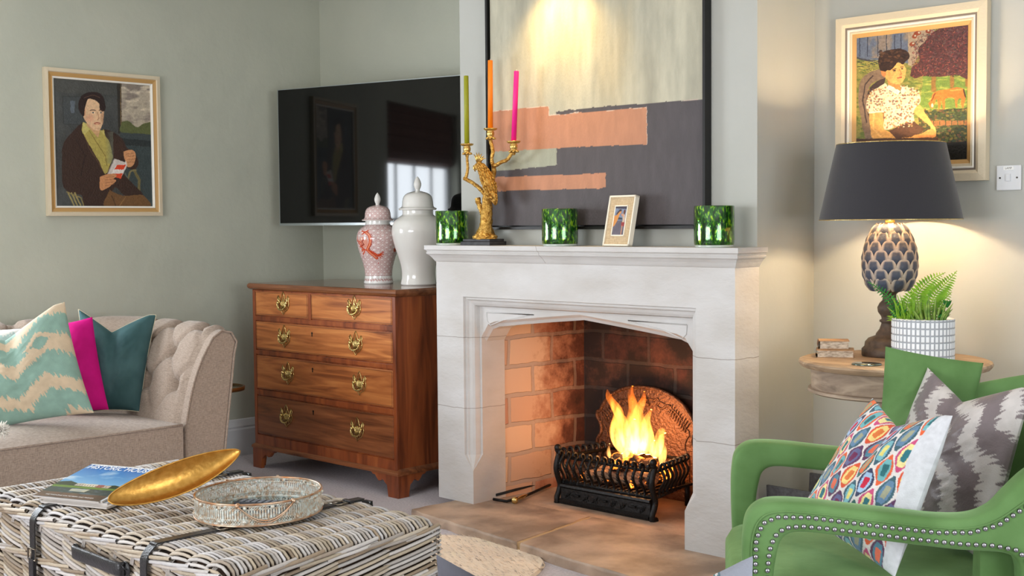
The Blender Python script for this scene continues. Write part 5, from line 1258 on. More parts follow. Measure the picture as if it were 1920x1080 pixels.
text_mesh('HISTORIC HOUSE', MW*.125, lambda x, y: f_(MW*.53+x, MH*.905+y*1.5, th_+.0014), M_wtxt, cov, bold=.0004)
text_mesh('NATIONAL TRUST'[:0]+'CASTLES  GARDENS', MW*.05, lambda x, y: f_(MW*.60+x, MH*.968+y*1.4, th_+.0014), M_wtxt, cov)
text_mesh('THE MAGAZINE FOR MEMBERS AND FRIENDS', MW*.036, lambda x, y: f_(MW*.5+x, MH*.06+y, th_+.0014), M_wtxt, cov)
# ================================================================ green velvet armchair
GREEN = (74, 132, 58)
M_gv = velvet('green_velvet', (102, 138, 84), (86, 120, 68), .7)
ca_ = math.radians(36); AD = np.array([math.cos(ca_), math.sin(ca_), 0]); AW = np.array([-math.sin(ca_), math.cos(ca_), 0])  # backwards, and towards the far arm
AP = atZ(1440, 945, .66); AP[2] = 0
def af(s, w, z): return tuple(AP+AD*s+AW*w+np.array([0, 0, z]))
CWD = .90
chair = thing('armchair', 'green velvet armchair with open arms and silver nailhead trim, at the right of the hearth', 'armchair', af(.3, .45, 0))
outer = [(-.045, .16), (-.058, .38), (-.062, .50), (-.060, .575), (-.050, .625), (-.022, .654), (.02, .664), (.10, .662), (.20, .652), (.30, .643), (.40, .634), (.476, .637), (.527, .659), (.565, .700), (.61, .745), (.68, .79), (.76, .82), (.80, .70), (.79, .50), (.77, .30), (.75, .16), (.60, .15), (.35, .15), (.10, .15)]
inner = [(.03, .24), (.018, .40), (.016, .48), (.024, .535), (.034, .567), (.055, .584), (.09, .588), (.153, .583), (.25, .574), (.33, .566), (.45, .555), (.52, .553), (.56, .549), (.583, .535), (.592, .513), (.594, .49), (.594, .45), (.592, .40), (.59, .34), (.588, .30), (.575, .27), (.50, .25), (.30, .245), (.12, .24)]
def arm(w0, w1):
    K = len(outer); N_ = 200
    def clo(L):
        P = [np.array(p) for p in L]; P3 = P[-2:]+P+P[:2]; S_ = spl(P3, 8); return np.array(S_[16:-17+0])
    O2, I2 = clo(outer), clo(inner); n = min(len(O2), len(I2)); O2, I2 = O2[:n], I2[:n]
    m = MB(); G = []
    for k in range(n):
        c = (O2[k]+I2[k])/2; h = (O2[k]-I2[k])/2; row = []
        for t in range(20):
            th = 2*PI*t/20; cx_ = math.copysign(abs(math.cos(th))**.42, math.cos(th)); sy_ = math.copysign(abs(math.sin(th))**.42, math.sin(th))
            q = c+h*cx_; row.append(af(q[0], (w0+w1)/2+(w1-w0)/2*sy_, q[1]))
        G.append(row)
    m.grid(G, closeu=True, closev=True); return m
arm(0.0, .095).build('arm_frame', M_gv, chair); arm(CWD-.095+.03, CWD+.03).build('arm_frame', M_gv, chair)
# seam piping on the near arm
m = MB(); L = [(-.036, .30), (-.040, .50), (-.037, .575), (-.020, .620), (.018, .640), (.10, .640), (.27, .623), (.40, .612), (.48, .614), (.54, .636), (.60, .68)]
m.tube([af(a, -.0015, b) for a, b in spl([np.array(q) for q in L], 5)], .0022, 6); m.build('piping', M_gv, chair)
# tub back: shell sweeping from arm to arm
plan = spl([np.array(q) for q in [(.52, .145), (.62, .145), (.71, .18), (.775, .30), (.79, .46), (.775, .64), (.72, .76), (.62, .80), (.52, .80)]], 10)
tops = [.60, .74, .84, .88, .895, .90, .90, .865, .66]
G = []
for i, q in enumerate(plan):
    t = i/(len(plan)-1); zt_c = float(np.interp(t*8, range(9), tops)); a = plan[max(i-1, 0)]; b = plan[min(i+1, len(plan)-1)]; d = (b-a)/np.linalg.norm(b-a); nrm2 = np.array([-d[1], d[0]])  # inward
    row = []
    for (o, z) in [(.045, .22), (.05, .40), (.045, .60), (.035, .75), (.028, .88), (.018, .96), (0, 1.0), (-.03, .985), (-.05, .95), (-.055, .85), (-.05, .6), (-.04, .3), (-.03, .22)]:
        zz = .22+(zt_c-.22)*(z-.22)/.78; lean_ = .09*max(0, zz-.4)/.5*(1-abs(2*t-1)**2)
        p2 = q+nrm2*o; row.append(af(p2[0]+lean_, p2[1], zz))
    G.append(row)
m = MB(); m.grid(G, closev=True); m.F([m.V(p) for p in G[0]]); m.F([m.V(p) for p in G[-1]]); m.build('tub_back', M_gv, chair, sub=1)
# seat
def sbox(s0, s1, w0, w1, z0, z1, name, crown=.03, r=.035):
    m = MB(); G = []; n = 24
    prof_ = [(1, z0), (1, z0+.02), (1, z1-r), (1-.012/.4, z1-r*.35), (1-.045/.4, z1), (.75, z1+crown*.6), (.4, z1+crown*.95), (0.01, z1+crown)]
    for k, z in prof_:
        row = []
        for t in range(64):
            th = 2*PI*t/64; c, s_ = math.cos(th), math.sin(th); e_ = 7; rr = (abs(c)**e_+abs(s_)**e_)**(-1/e_)
            row.append(af((s0+s1)/2+(s1-s0)/2*k*rr*c, (w0+w1)/2+(w1-w0)/2*k*rr*s_, z))
        G.append(row)
    m.grid(G, closev=True); m.F([m.V(p) for p in G[0]]); return m.build(name, M_gv, chair)
sbox(-.085, .72, .075, .855, .27, .425, 'seat_cushion', .02); sbox(-.06, .72, .08, .85, .13, .268, 'seat_base', .0)
for s_, w_ in ((-.01, .05), (-.01, .88), (.70, .16), (.70, .78)):
    m = MB(); p0, p1 = np.array(af(s_, w_, .14)), np.array(af(s_+(.05 if s_ > .3 else -.02), w_, 0)); m.tube([p1, p0], [.014, .022], 12); m.build('leg', M_dark, chair)
# nailheads
M_nail = mat('nailhead_pewter', (170, 168, 176), rough=.28, metal=1)
n1 = resample([(-.026, .330), (-.030, .50), (-.028, .572), (-.012, .612), (.022, .628), (.10, .629), (.27, .611), (.40, .600), (.48, .602), (.54, .622), (.60, .666), (.66, .71)], 56)
n2 = resample([(.000, .330), (-.002, .48), (.004, .545), (.016, .580), (.040, .602), (.08, .607), (.153, .602), (.33, .584), (.45, .574), (.53, .572), (.585, .562), (.610, .532), (.618, .49), (.618, .43)], 54)
n2[:, 0] = n2[:, 0]
nail0 = None
for k, (a, b) in enumerate(list(n1)+list(n2)):
    if b < .40: continue
    c = np.array(af(a, -.001, b))
    if nail0 is None:
        m = MB(); dome = [(.001, .0046), (.0036, .0040), (.0056, .0022), (.0064, 0), (.006, -.001)]
        n3 = -AW; xa = AD; za = np.array([0, 0, 1.])
        G = [[tuple(xa*r*math.cos(t)+za*r*math.sin(t)+n3*h) for t in np.linspace(0, 2*PI, 15)[:-1]] for r, h in dome]
        m.grid(G, closev=True); nail0 = m.build('nailhead', M_nail, chair, base=(0, 0, 0)); nail0.location = Vector(c)-Vector(BASE[chair.name]); 
    else:
        o = nail0.copy(); C.objects.link(o); o.parent = chair; o.location = Vector(c)-Vector(BASE[chair.name])

# ---- chair cushions (planes stand in the chair, facing the front)
nC = -AD
def cpl(s, tilt): n = -AD*math.cos(tilt)+np.array([0, 0, 1])*math.sin(tilt); return np.array(af(s, 0, .47)), n
def A4(*q): return [np.array(af(*p)) for p in q]
pillow('plain green velvet cushion leaning on the chair back behind the ikat cushion', A4((.392, .775, .972), (.672, .765, .925), (.62, .775, .575), (.365, .785, .60)), .12, M_gv, n=60, bow=.03)
pillow('grey and silver ikat satin cushion with a dented top, on the green armchair', A4((.508, .735, .917), (.703, .353, .905), (.583, .308, .445), (.365, .77, .50)), .15, M_satin, ikat((118, 106, 108), (196, 190, 186), None, 1.9, .20, 1.0, 1.25, .55), chop=.30, n=170)
def ogee(S, T_):
    pals = [[(56, 92, 108), (120, 180, 190), (226, 214, 120)], [(92, 52, 90), (96, 100, 140), (110, 40, 80)], [(222, 96, 50), (110, 176, 180), (36, 104, 110)], [(50, 58, 90), (160, 190, 220), (196, 24, 60)], [(92, 52, 84), (80, 130, 150), (226, 110, 80)], [(196, 74, 120), (232, 218, 150), (36, 110, 120)], [(48, 104, 100), (226, 110, 60), (160, 160, 120)], [(214, 84, 50), (236, 210, 130), (220, 120, 60)], [(60, 96, 108), (96, 130, 160), (156, 158, 132)]]
    a = (S*math.cos(.12)+T_*math.sin(.12))*2.75+.2; b = (-S*math.sin(.12)+T_*math.cos(.12))*1.95
    I = np.ones(S.shape+(3,))*np.array((222, 216, 212.))
    for off in (0, .5):
        ci = np.floor(a+off); u = (a+off-ci-.5)*2; bb = b+off; cj = np.floor(bb); v = (bb-cj-.5)*2
        wdt = .66*np.cos(np.clip(v*.97, -1, 1)*PI/2)**1.25+1e-3; r = np.abs(u)/wdt; r = np.where(np.abs(v) < .90, r, 9)+(vnoise(u*18+v*9, v*26)-.5)*.12
        idx = ((ci*5+cj*3+(7 if off else 0)) % 9).astype(int); PL = np.array(pals)
        rv = np.maximum(r, np.abs(v)/.93*1.0)
        for lim, k in ((1.0, 0), (.66, 1), (.36, 2)):
            msk = (rv if k else r) < (lim if k == 0 else lim); msk = msk & (r < (1 if k == 0 else lim*1.12)) ; I[msk] = PL[idx[msk], k]
    e_ = (S > .80+.05*np.sin(T_*3)); I[e_] = (206, 208, 212)
    I = I*(.93+.14*fbm(S*22, T_*22)[..., None]); return lin(np.clip(I, 0, 255))
pillow('multicoloured ogee-patterned white cushion with a dented top, at the front of the green armchair', A4((.306, .418, .868), (.456, .118, .865), (.325, .150, .445), (.119, .575, .50)), .15, M_cotton, ogee, chop=.26, n=200)

# ================================================================ side table and its things
W_grey = wood('washed_oak', (116, 98, 82), (152, 132, 112), (176, 156, 134), (5, 5, 26), rough=.6, coat=0)
W_greyt = wood('washed_oak_top', (128, 106, 84), (160, 134, 106), (182, 158, 130), (4, 22, 22), rough=.55, coat=0)
tcx2, tcy2, tz2, tr2 = -2.175, 4.250, .843, .342
tb = thing('round_table', 'round washed-wood table with a deep moulded apron, in the alcove behind the armchair', 'table', (tcx2, tcy2, 0))
m = MB(); m.lathe([(.01, tz2-.030), (tr2-.022, tz2-.030), (tr2-.010, tz2-.027), (tr2-.004, tz2-.020), (tr2, tz2-.012), (tr2-.003, tz2-.005), (tr2-.012, tz2-.002), (tr2-.016, tz2), (.01, tz2)], (tcx2, tcy2, 0), 96, sm=False); m.build('top', W_greyt, tb)
m = MB(); m.lathe([(.01, tz2-.030), (tr2-.045, tz2-.030), (tr2-.047, tz2-.105), (tr2-.036, tz2-.108), (tr2-.034, tz2-.118), (tr2-.046, tz2-.124), (.01, tz2-.124)], (tcx2, tcy2, 0), 96, sm=False); m.build('apron', W_grey, tb)
m = MB(); m.lathe([(.17, 0), (.17, .02), (.12, .04), (.05, .07), (.035, .12), (.06, .25), (.045, .40), (.03, .55), (.045, .66), (.07, tz2-.124)], (tcx2, tcy2, 0), 32); m.build('pedestal', W_grey, tb)
# lamp
lx, ly = -2.240, 4.338
lamp = thing('table_lamp', 'lit table lamp with a carved pineapple body and black shade, on the round side table', 'lamp', (lx, ly, tz2))
M_lbase = mat('charred_wood', (62, 50, 44), rough=.55, col2=(92, 76, 62), nscale=30, bump=(40, .4))
m = MB(); m.lathe([(.098, 0), (.100, .004), (.100, .026), (.094, .032), (.090, .036), (.088, .052), (.076, .066), (.050, .076), (.048, .084), (.036, .100), (.030, .118), (.029, .124), (.036, .128), (.036, .134), (.028, .138), (.030, .148), (.042, .165), (.044, .182), (.036, .198), (.026, .208), (.024, .230), (.032, .238), (.05, .244)], (lx, ly, tz2), 48); m.build('base', M_lbase, lamp)
# pineapple body: core plus overlapping leaf scales
zb0, zb1 = tz2+.238, tz2+.497
def prad(t): return .004+.099*(max(0, math.sin(PI*(t*.86+.10)))**.42)*(1-.14*t)
M_pine = mat('carved_scales', rough=.55, attr=True, bump=(80, .3))
m = MB(); m.lathe([(prad(t)*.93 if 0 < t < 1 else .012, (zb1-zb0)*t) for t in np.linspace(0, 1, 30)], (lx, ly, zb0), 40, colf=lambda i, j, r, z, th: lin(np.array((120, 106, 96)))); body = m.build('body', M_pine, lamp)
m = MB(); rows = 7
for rI in range(rows):
    t0 = .02+rI/rows*.93; nS = 11 if 0 < rI < 6 else 9
    for k in range(nS):
        th = 2*PI*(k+(.5 if rI % 2 else 0))/nS; nu_, nv_ = 9, 9; G = np.zeros((nu_, nv_, 3)); CC = np.zeros((nu_, nv_, 3))
        for a in range(nu_):
            for b in range(nv_):
                x = -1+2*a/(nu_-1); y = b/(nv_-1)  # y 0 = base, 1 = tip (upwards)
                wv = math.sqrt(max(0, 1-(max(0, y-.25)/.75)**2.2))*(.75+.25*min(1, y/.25)); tt = t0+y*1.45/rows; tt = min(tt, .995)
                R_ = prad(tt); rim = max(abs(x)**3, max(0, (y-.6)/.4)**2 if y > .6 else 0)
                bulge_ = .010*(1-x*x)*math.sin(PI*min(y+.12, 1))+.006*y+(.004 if rim > .4 else 0)
                ang_ = th+x*wv*PI/nS*1.05; rr_ = R_*.95+bulge_
                G[a, b] = (lx+rr_*math.cos(ang_), ly+rr_*math.sin(ang_), zb0+(zb1-zb0)*tt)
                mixv = np.clip((rim-.12)*2.6, 0, 1); CC[a, b] = lin(np.array((58, 66, 84)))*(1-mixv)+lin(np.array((178, 164, 150)))*mixv
        m.grid(G, cols=CC)
m.build('scales', M_pine, body, recalc=False)['kind'] = 'stuff'
m = MB(); m.lathe([(.018, 0), (.018, .012), (.010, .016), (.009, .05)], (lx, ly, zb1-.004), 20); m.build('brass_neck', M_brass, lamp)
M_shade = mat('black_shade_linen', (40, 39, 44), rough=.85, sheen=.3, bump=(400, .2)); M_shin = mat('gold_shade_lining', (200, 170, 110), rough=.6)
zs0, zs1, rs0, rs1 = 1.352, 1.632, .258, .196
m = MB(); m.lathe([(rs0, 0), (rs1, zs1-zs0)], (lx, ly, zs0), 96); m.build('lamp_shade', M_shade, lamp).data.materials
m = MB(); m.lathe([(rs0-.002, 0), (rs1-.002, zs1-zs0)], (lx, ly, zs0), 96); m.build('shade_lining', M_shin, lamp)
m = MB()
for r_, z in ((rs0-.001, zs0), (rs1-.001, zs1)): m.tube([(lx+r_*math.cos(a), ly+r_*math.sin(a), z) for a in np.linspace(0, 2*PI, 97)], .002, 6, cap=False)
for k in range(3): a = 2*PI*k/3; m.tube([(lx, ly, zs1-.03), (lx+rs1*math.cos(a), ly+rs1*math.sin(a), zs1-.004)], .0018, 5)
m.tube([(lx, ly, zb1+.04), (lx, ly, 1.42)], .006, 8); m.build('shade_carrier', M_brass, lamp)
for o in lamp.children:
    if o.name.startswith('lamp_shade') or o.name.startswith('shade_lining'):
        bm = bmesh.new(); bm.from_mesh(o.data); bmesh.ops.delete(bm, geom=[f for f in bm.faces if len(f.verts) > 4], context='FACES'); bm.to_mesh(o.data); bm.free()
m = MB(); m.lathe([(.012, 0), (.014, .02), (.030, .06), (.030, .075), (.018, .098), (.001, .104)], (lx, ly, 1.42), 20); m.build('bulb', mat('lit_bulb', (255, 240, 210), emit=((255, 206, 140), 12)), lamp)
point('lamp_bulb_light', (lx, ly, 1.49), 90, (1, .75, .46), .035)
# potted plant
px_, py_ = -2.035, 4.19
pot = thing('potted_plant', 'artificial ferns and succulents in a white tile-patterned cylinder pot', 'plant', (px_, py_, tz2))
pr, ph = .106, .158
NTH, NZH = 720, 150; th = np.arange(NTH)*2*PI/NTH; zz = np.linspace(0, ph, NZH); TH, ZH = np.meshgrid(th, zz)
cu_ = (TH/(2*PI)*42) % 1; cz = ((ZH-.006)/.0245) % 1; tile = (np.abs(cu_-.5) < .33) & (np.abs(cz-.5) < .40)
colp = np.where(tile[..., None], lin(np.array((236, 238, 240))), lin(np.array((158, 162, 168)))); RR_ = pr+np.where(tile, .0015, 0)
m = MB(); m.grid(np.stack([px_+RR_*np.cos(TH), py_+RR_*np.sin(TH), tz2+ZH], -1), closev=True, cols=colp)
m.build('pot', mat('tile_glaze', rough=.4, attr=True), pot)
m = MB(); m.lathe([(pr, ph-.001), (pr-.001, ph+.001), (pr-.006, ph), (pr-.008, ph-.03), (.001, ph-.03)], (px_, py_, tz2), 64); m.build('pot_rim', mat('pot_white', (214, 218, 222), rough=.4), pot)
def leafm(name, c, c2): return mat(name, c, rough=.5, col2=c2, nscale=40, spec=.35)
LF1, LF2, LF3 = leafm('fern_green', (142, 186, 58), (110, 160, 48)), leafm('succulent_green', (96, 132, 60), (150, 176, 84)), leafm('deep_green', (44, 122, 44), (30, 96, 36))
cz0 = tz2+ph-.015
def toimg(u, v, y): return atY(u, v, y)
def frond(m, P, lw, nl, droop=.1):
    P = spl([np.array(p) for p in P], 8); m.tube(P, [.0018]*(len(P)-1)+[.0006], 5)
    L = resample(P, nl)
    for i in range(2, nl):
        t = i/(nl-1); d = L[min(i+1, nl-1)]-L[max(i-1, 0)]; d /= np.linalg.norm(d); sd = np.cross(d, (FW)); sd /= np.linalg.norm(sd); ll = lw*math.sin(PI*min(1, .18+.84*t))**.8+.004
        for s_ in (-1, 1):
            q0 = L[i]; tip = q0+sd*s_*ll+d*ll*.35+np.array([0, 0, -droop*ll])-FW*.15*ll; mid_ = (q0+tip)/2+d*ll*.05; w_ = ll*.17
            b = len(m.v); 
            for q in (q0-d*w_*.3, mid_-d*w_, tip, mid_+d*w_, q0+d*w_*.3): m.V(q)
            m.F([b, b+1, b+2, b+3, b+4], False)
m = MB()
frond(m, [(px_, py_, cz0), toimg(1742, 585, py_), toimg(1752, 555, py_-.01), toimg(1780, 524, py_-.02), toimg(1794, 508, py_-.02)], .036, 24)
frond(m, [(px_+.01, py_+.02, cz0), toimg(1722, 578, py_+.02), toimg(1722, 550, py_+.03), toimg(1745, 525, py_+.03), toimg(1772, 511, py_+.03)], .034, 24)
frond(m, [(px_-.02, py_, cz0), toimg(1700, 585, py_), toimg(1706, 556, py_), toimg(1722, 540, py_)], .030, 18)
frond(m, [(px_+.03, py_+.02, cz0), toimg(1757, 580, py_+.02), toimg(1772, 560, py_+.02), toimg(1784, 548, py_+.02)], .022, 14)
m.build('fern_frond', LF1, pot)
m = MB()
frond(m, [(px_-.03, py_-.01, cz0), toimg(1680, 575, py_-.03), toimg(1662, 553, py_-.04), toimg(1640, 536, py_-.05), toimg(1628, 529, py_-.05)], .020, 20)
frond(m, [(px_-.05, py_-.02, cz0), toimg(1682, 590, py_-.04), toimg(1668, 570, py_-.05)], .018, 12); m.build('dark_fern_frond', LF3, pot)
def blade(m, p0_, p1_, w_, bend, k=6):
    p0_, p1_ = np.array(p0_), np.array(p1_); d = p1_-p0_; sd = np.cross(d, FW); sd /= np.linalg.norm(sd); G = []
    for i in range(k+1):
        t = i/k; c = p0_+d*t+np.array(bend)*math.sin(PI*t)*.5; ww = w_*math.sin(PI*(.12+.86*t))**.8*(1-.3*t)
        G.append([c-sd*ww, c+np.array([0, 0, -.0])-FW*ww*.5, c+sd*ww, c+FW*ww*.3])
    m.grid(G, closev=True)
m = MB(); rg = random.Random(4)
for k in range(52):
    u0 = rg.uniform(1716, 1772); a = (u0-1744)/28; u1 = 1744+a*44+rg.uniform(-6, 6); v1 = 556+abs(a)*18+rg.uniform(-6, 18); dy = rg.uniform(-.06, .03)
    blade(m, toimg(u0, 606, py_+dy*.6), toimg(u1, v1, py_+dy-.01), .0052, (0, -.01, .012))
m.build('succulent', LF2, pot)
m = MB()
for k in range(60):
    u0 = rg.uniform(1684, 1716); a = (u0-1700)/16; u1 = 1692+a*26+rg.uniform(-16, 10); v1 = rg.uniform(548, 604); dy = rg.uniform(-.08, .0)
    u1 = max(u1, 1662); blade(m, toimg(u0, 606, py_+dy*.5), toimg(u1, v1, py_+dy-.01), .0036, (0, 0, .012))
m.build('spiky_leaves', LF1, pot)
m = MB()
for k in range(14):
    a = rg.uniform(0, 2*PI); c = toimg(1772, 590, py_-.03); blade(m, c, c+np.array([.03*math.cos(a), .012*math.sin(a), rg.uniform(-.012, .02)]), .006, (0, 0, .004))
for k in range(10):
    c = toimg(1776, 566, py_-.02); a = 2*PI*k/10; blade(m, c+np.array([0, 0, -.02]), c+np.array([.016*math.cos(a), .012*math.sin(a), .006]), .005, (0, 0, .004))
m.build('rosette', LF3, pot)
# books
M_bpage = mat('foxed_pages', (206, 192, 172), rough=.8, col2=(150, 132, 112), nscale=55, stretch=(1, 1, 3)); M_board = mat('tan_book_board', (186, 146, 104), rough=.6, col2=(158, 122, 88), nscale=12); M_spine = mat('leather_spine', (120, 74, 46), rough=.5)
def book(label, c, L, Wd, z0, th_, ang):
    f = lambda a, b, z: (c[0]+a*math.cos(ang)-b*math.sin(ang), c[1]+a*math.sin(ang)+b*math.cos(ang), z0+z)
    e = thing('book', label, 'book', f(L/2, Wd/2, 0), 'old books on the side table')
    m = MB(); obox(m, f, .004, L-.004, .004, Wd-.003, .003, th_-.003); m.build('page_block', M_bpage, e)
    m = MB(); obox(m, f, 0, L, 0, Wd, 0, .003); obox(m, f, 0, L, 0, Wd, th_-.003, th_); m.build('boards', M_board, e, bevel=.001)
    m = MB(); P = [(-.004*math.sin(PI*t), th_*t) for t in np.linspace(0, 1, 9)]; m.grid([[f(a, b, z) for a, z in P] for b in (0, Wd)]); m.grid([[f(a+.003, b, z) for a, z in P] for b in (0, Wd)], flip=True)
    m.build('spine', M_spine, e)
bk = atZ(1531, 671, tz2); angb = math.radians(30)
book('old foxed book lying flat, the lower of two on the round side table', (bk[0], bk[1]), .135, .105, tz2, .030, angb)
book('smaller old tan-covered book lying on top of the other beside the lamp', (bk[0]+.003, bk[1]+.012), .110, .085, tz2+.0305, .033, angb+.05)
# glass coaster
cc = atZ(1625, 684, tz2); m = MB(); m.lathe([(.01, 0), (.050, 0), (.052, .002), (.050, .0055), (.01, .0055)], (cc[0], cc[1], tz2), 48)
o = m.build('coaster', mat('mirror_coaster', (120, 132, 124), rough=.05, metal=.9)); tag(o, 'round mirrored glass coaster in front of the books on the side table', 'coaster')
# bin under the table
bc = atZ(1500, 905, .30)
m = MB(); bq = atZ(1428, 908, .30); bx_, by_ = bq[0]+.17, bq[1]+.17
bt = .25; 
def rect(h, z, k=1.): return [(bx_-h, by_-h, z), (bx_+h, by_-h, z), (bx_+h, by_+h, z), (bx_-h, by_+h, z)]
hb_ = .17
m.grid([rect(hb_*.85, .0), rect(hb_, .30), rect(hb_-.012, .30), rect(hb_*.85-.012, .015)], closev=True, smooth=False); m.F([m.V(p) for p in rect(hb_*.85, 0)]); m.F([m.V(p) for p in rect(hb_*.85-.012, .015)])
o = m.build('waste_bin', mat('grey_linen_bin', (84, 82, 84), rough=.9, col2=(104, 104, 106), nscale=60)); tag(o, 'square dark grey bin on the carpet behind the armchair arm', 'bin')
# ================================================================ fire: basket grate, fireback, logs, flames
M_iron = mat('cast_iron', (44, 43, 43), rough=.42, metal=.75, bump=(90, .35), spec=.5)
GX0, GX1, GYF, GYB, HZ = -3.895, -3.335, 4.335, 4.66, .045
grate = thing('fire_grate', 'black cast iron basket grate with curved bars, burning in the fireplace', 'grate', ((GX0+GX1)/2, 4.5, HZ))
def bar(m, p, out, zt_=.285, leaf=True):
    """S-curved baluster with a curled head, leaning out along `out`"""
    p = np.array((p[0], p[1], 0.)); o = np.array((out[0], out[1], 0.))
    S_ = [(0.002, .135), (-.004, .155), (.006, .180), (.022, .205), (.026, .228), (.014, .252), (.004, .268), (.010, zt_), (.024, zt_+.004), (.030, zt_-.006), (.024, zt_-.013)]
    P = spl([p+o*a+np.array([0, 0, b]) for a, b in S_], 4); m.tube(P, .0068, 8)
    if leaf:
        for k in range(5):
            z = .185+.013*k; c = p+o*(.016+.010*math.sin(PI*(k+1)/6))+np.array([0, 0, z]); sd = np.array([-o[1], o[0], 0.])
            for s_ in (-1, 1): m.tube([c+o*.006, c+sd*s_*.006+o*.008+np.array([0, 0, .007])], [.0028, .001], 5)
for k in range(13):
    x = GX0+.02+(GX1-GX0-.04)*k/12; m = MB(); bar(m, (x, GYF), (0, -1)); m.build('front_bar', M_iron, grate)
xb0, xb1 = GX0+.05, GX1-.07
for k in range(1, 8):
    t = k/8; m = MB(); bar(m, (GX1+(xb1-GX1)*t, GYF+(GYB-GYF)*t), (1, 0), leaf=False); m.build('side_bar', M_iron, grate)
    m = MB(); bar(m, (GX0+(xb0-GX0)*t, GYF+(GYB-GYF)*t), (-1, 0), leaf=False); m.build('side_bar', M_iron, grate)
m = MB()
for z in (.142, .258):
    m.tube([(xb0, GYB, z), (GX0, GYF, z), (GX1, GYF, z), (xb1, GYB, z), (xb0, GYB, z)], .0075, 6)
m.build('rails', M_iron, grate)
for x in (GX0, GX1):
    m = MB(); S_ = [(.0, HZ), (.022, HZ+.003), (.026, .07), (.010, .10), (.004, .13), (.020, .17), (.030, .21), (.020, .25), (.010, .275), (.022, .295)]
    m.tube(spl([(x, GYF-a, b) for a, b in S_], 4), [.016]*6+[.013]*31, 8); m.sph((x, GYF-.018, .302), .017, 12, 8); m.build('corner_post', M_iron, grate)
for x in (xb0, xb1):
    m = MB(); m.tube([(x, GYB, HZ), (x, GYB, .15)], .011, 8); m.build('rear_leg', M_iron, grate)
m = MB()
G = [[(x, y, z) for (y, z) in ((GYF-.030, HZ), (GYF-.034, HZ+.012), (GYF-.020, HZ+.022), (GYF-.016, .115), (GYF-.026, .124), (GYF-.022, .134), (GYF, .138), (GYF+.004, HZ))] for x in (GX0+.018, GX1-.018)]
m.grid(G, closev=True, smooth=False); m.F([m.V(p) for p in G[0]]); m.F([m.V(p) for p in G[1]]); ash = m.build('ash_panel', M_iron, grate)
m = MB()
for k in range(9):
    x = GX0+.06+k*.055; s_ = 1 if k < 4 else -1
    if k in (1, 4, 7): m.tube([(x-.02, GYF-.021, .092), (x+.02, GYF-.021, .092)], .009, 6, flat=.5); continue
    m.tube([(x-.018, GYF-.019, .072), (x, GYF-.021, .082), (x+.018, GYF-.019, .10)], .0018, 5)
    for q in (-.010, 0, .010): m.tube([(x+q, GYF-.020, .080+q*.6), (x+q+.006*s_, GYF-.021, .098+q*.6)], [.0028, .0008], 5); m.tube([(x+q, GYF-.020, .080+q*.6), (x+q+.008*s_, GYF-.021, .070+q*.6)], [.0028, .0008], 5)
m.build('relief', M_iron, ash)
m = MB()
for k in range(12): x = GX0+.04+k*(GX1-GX0-.08)/11; m.box(x-.006, x+.006, GYF, GYB, .145, .155)
m.build('fire_bars', M_iron, grate)
# fireback
M_back = mat('fireback_iron', (104, 70, 50), rough=.4, metal=.55, bump=(60, 1.0))
half = [(.0, .562), (.06, .560), (.12, .548), (.18, .525), (.23, .492), (.262, .455), (.280, .425), (.296, .418), (.300, .395), (.285, .375), (.272, .345), (.276, .315), (.292, .290), (.300, .26), (.300, HZ)]
fbx, fby = -3.690, 4.715
pf = [(fbx-a, b) for a, b in half[::-1]]+[(fbx+a, b) for a, b in half[1:]]
fb = thing('fireback', 'arched cast iron fireback with scroll relief, standing behind the burning grate', 'fireback', (fbx, fby, HZ))
m = MB(); m.prism(pf, lambda a, b: (a, fby, b), lambda a, b: (a, fby+.022, b)); m.build('plate', M_back, fb)
m = MB(); m.tube([(a, fby-.001, b) for a, b in spl([np.array(q) for q in pf], 3)], .009, 8); m.tube([(fbx+(a-fbx)*.86, fby-.001, HZ+(b-HZ)*.90) for a, b in spl([np.array(q) for q in pf], 3)], .004, 6); m.build('border', M_back, fb)
m = MB()
for s_ in (-1, 1):
    P = [(s_*.05, .50), (s_*.075, .515), (s_*.085, .495), (s_*.07, .485), (s_*.10, .47), (s_*.14, .49), (s_*.16, .47), (s_*.15, .45), (s_*.135, .46)]; m.tube([(fbx+a, fby-.002, b) for a, b in spl([np.array(q) for q in P], 6)], .005, 6)
    for k in range(9): t = k/8; m.tube([(fbx+s_*(.15+.09*t), fby-.002, .47-.08*t), (fbx+s_*(.165+.10*t), fby-.004, .495-.075*t)], [.005, .0015], 6); m.tube([(fbx+s_*(.15+.09*t), fby-.002, .47-.08*t), (fbx+s_*(.14+.095*t), fby-.004, .445-.075*t)], [.005, .0015], 6)
m.lathe([(.001, 0), (.03, 0), (.034, .01), (.02, .02), (.026, .035), (.001, .04)], (fbx, fby, .475), 16); m.build('scroll_relief', M_back, fb)
# fire wood: charred split logs glowing in the basket
mlog = mat('charred_wood_glow', (44, 34, 30), rough=.9, bump=(40, .8)); nt = mlog.node_tree; N = nt.nodes; b = N['Principled BSDF']
tc = N.new('ShaderNodeTexCoord'); nz = N.new('ShaderNodeTexNoise'); nz.inputs['Scale'].default_value = 22; nz.inputs['Detail'].default_value = 5; nt.links.new(tc.outputs['Object'], nz.inputs['Vector'])
rp = N.new('ShaderNodeValToRGB'); e = rp.color_ramp.elements; e[0].position = .50; e[0].color = (0, 0, 0, 1); e[1].position = .66; e[1].color = (1, .22, .02, 1); x_ = e.new(.82); x_.color = (1, .62, .14, 1)
nt.links.new(nz.outputs['Fac'], rp.inputs[0]); nt.links.new(rp.outputs[0], b.inputs['Emission Color']); b.inputs['Emission Strength'].default_value = 5
mash = mat('pale_split_wood', (168, 138, 112), rough=.8, col2=(96, 70, 54), nscale=30, stretch=(1, 6, 6))
r7 = random.Random(11)
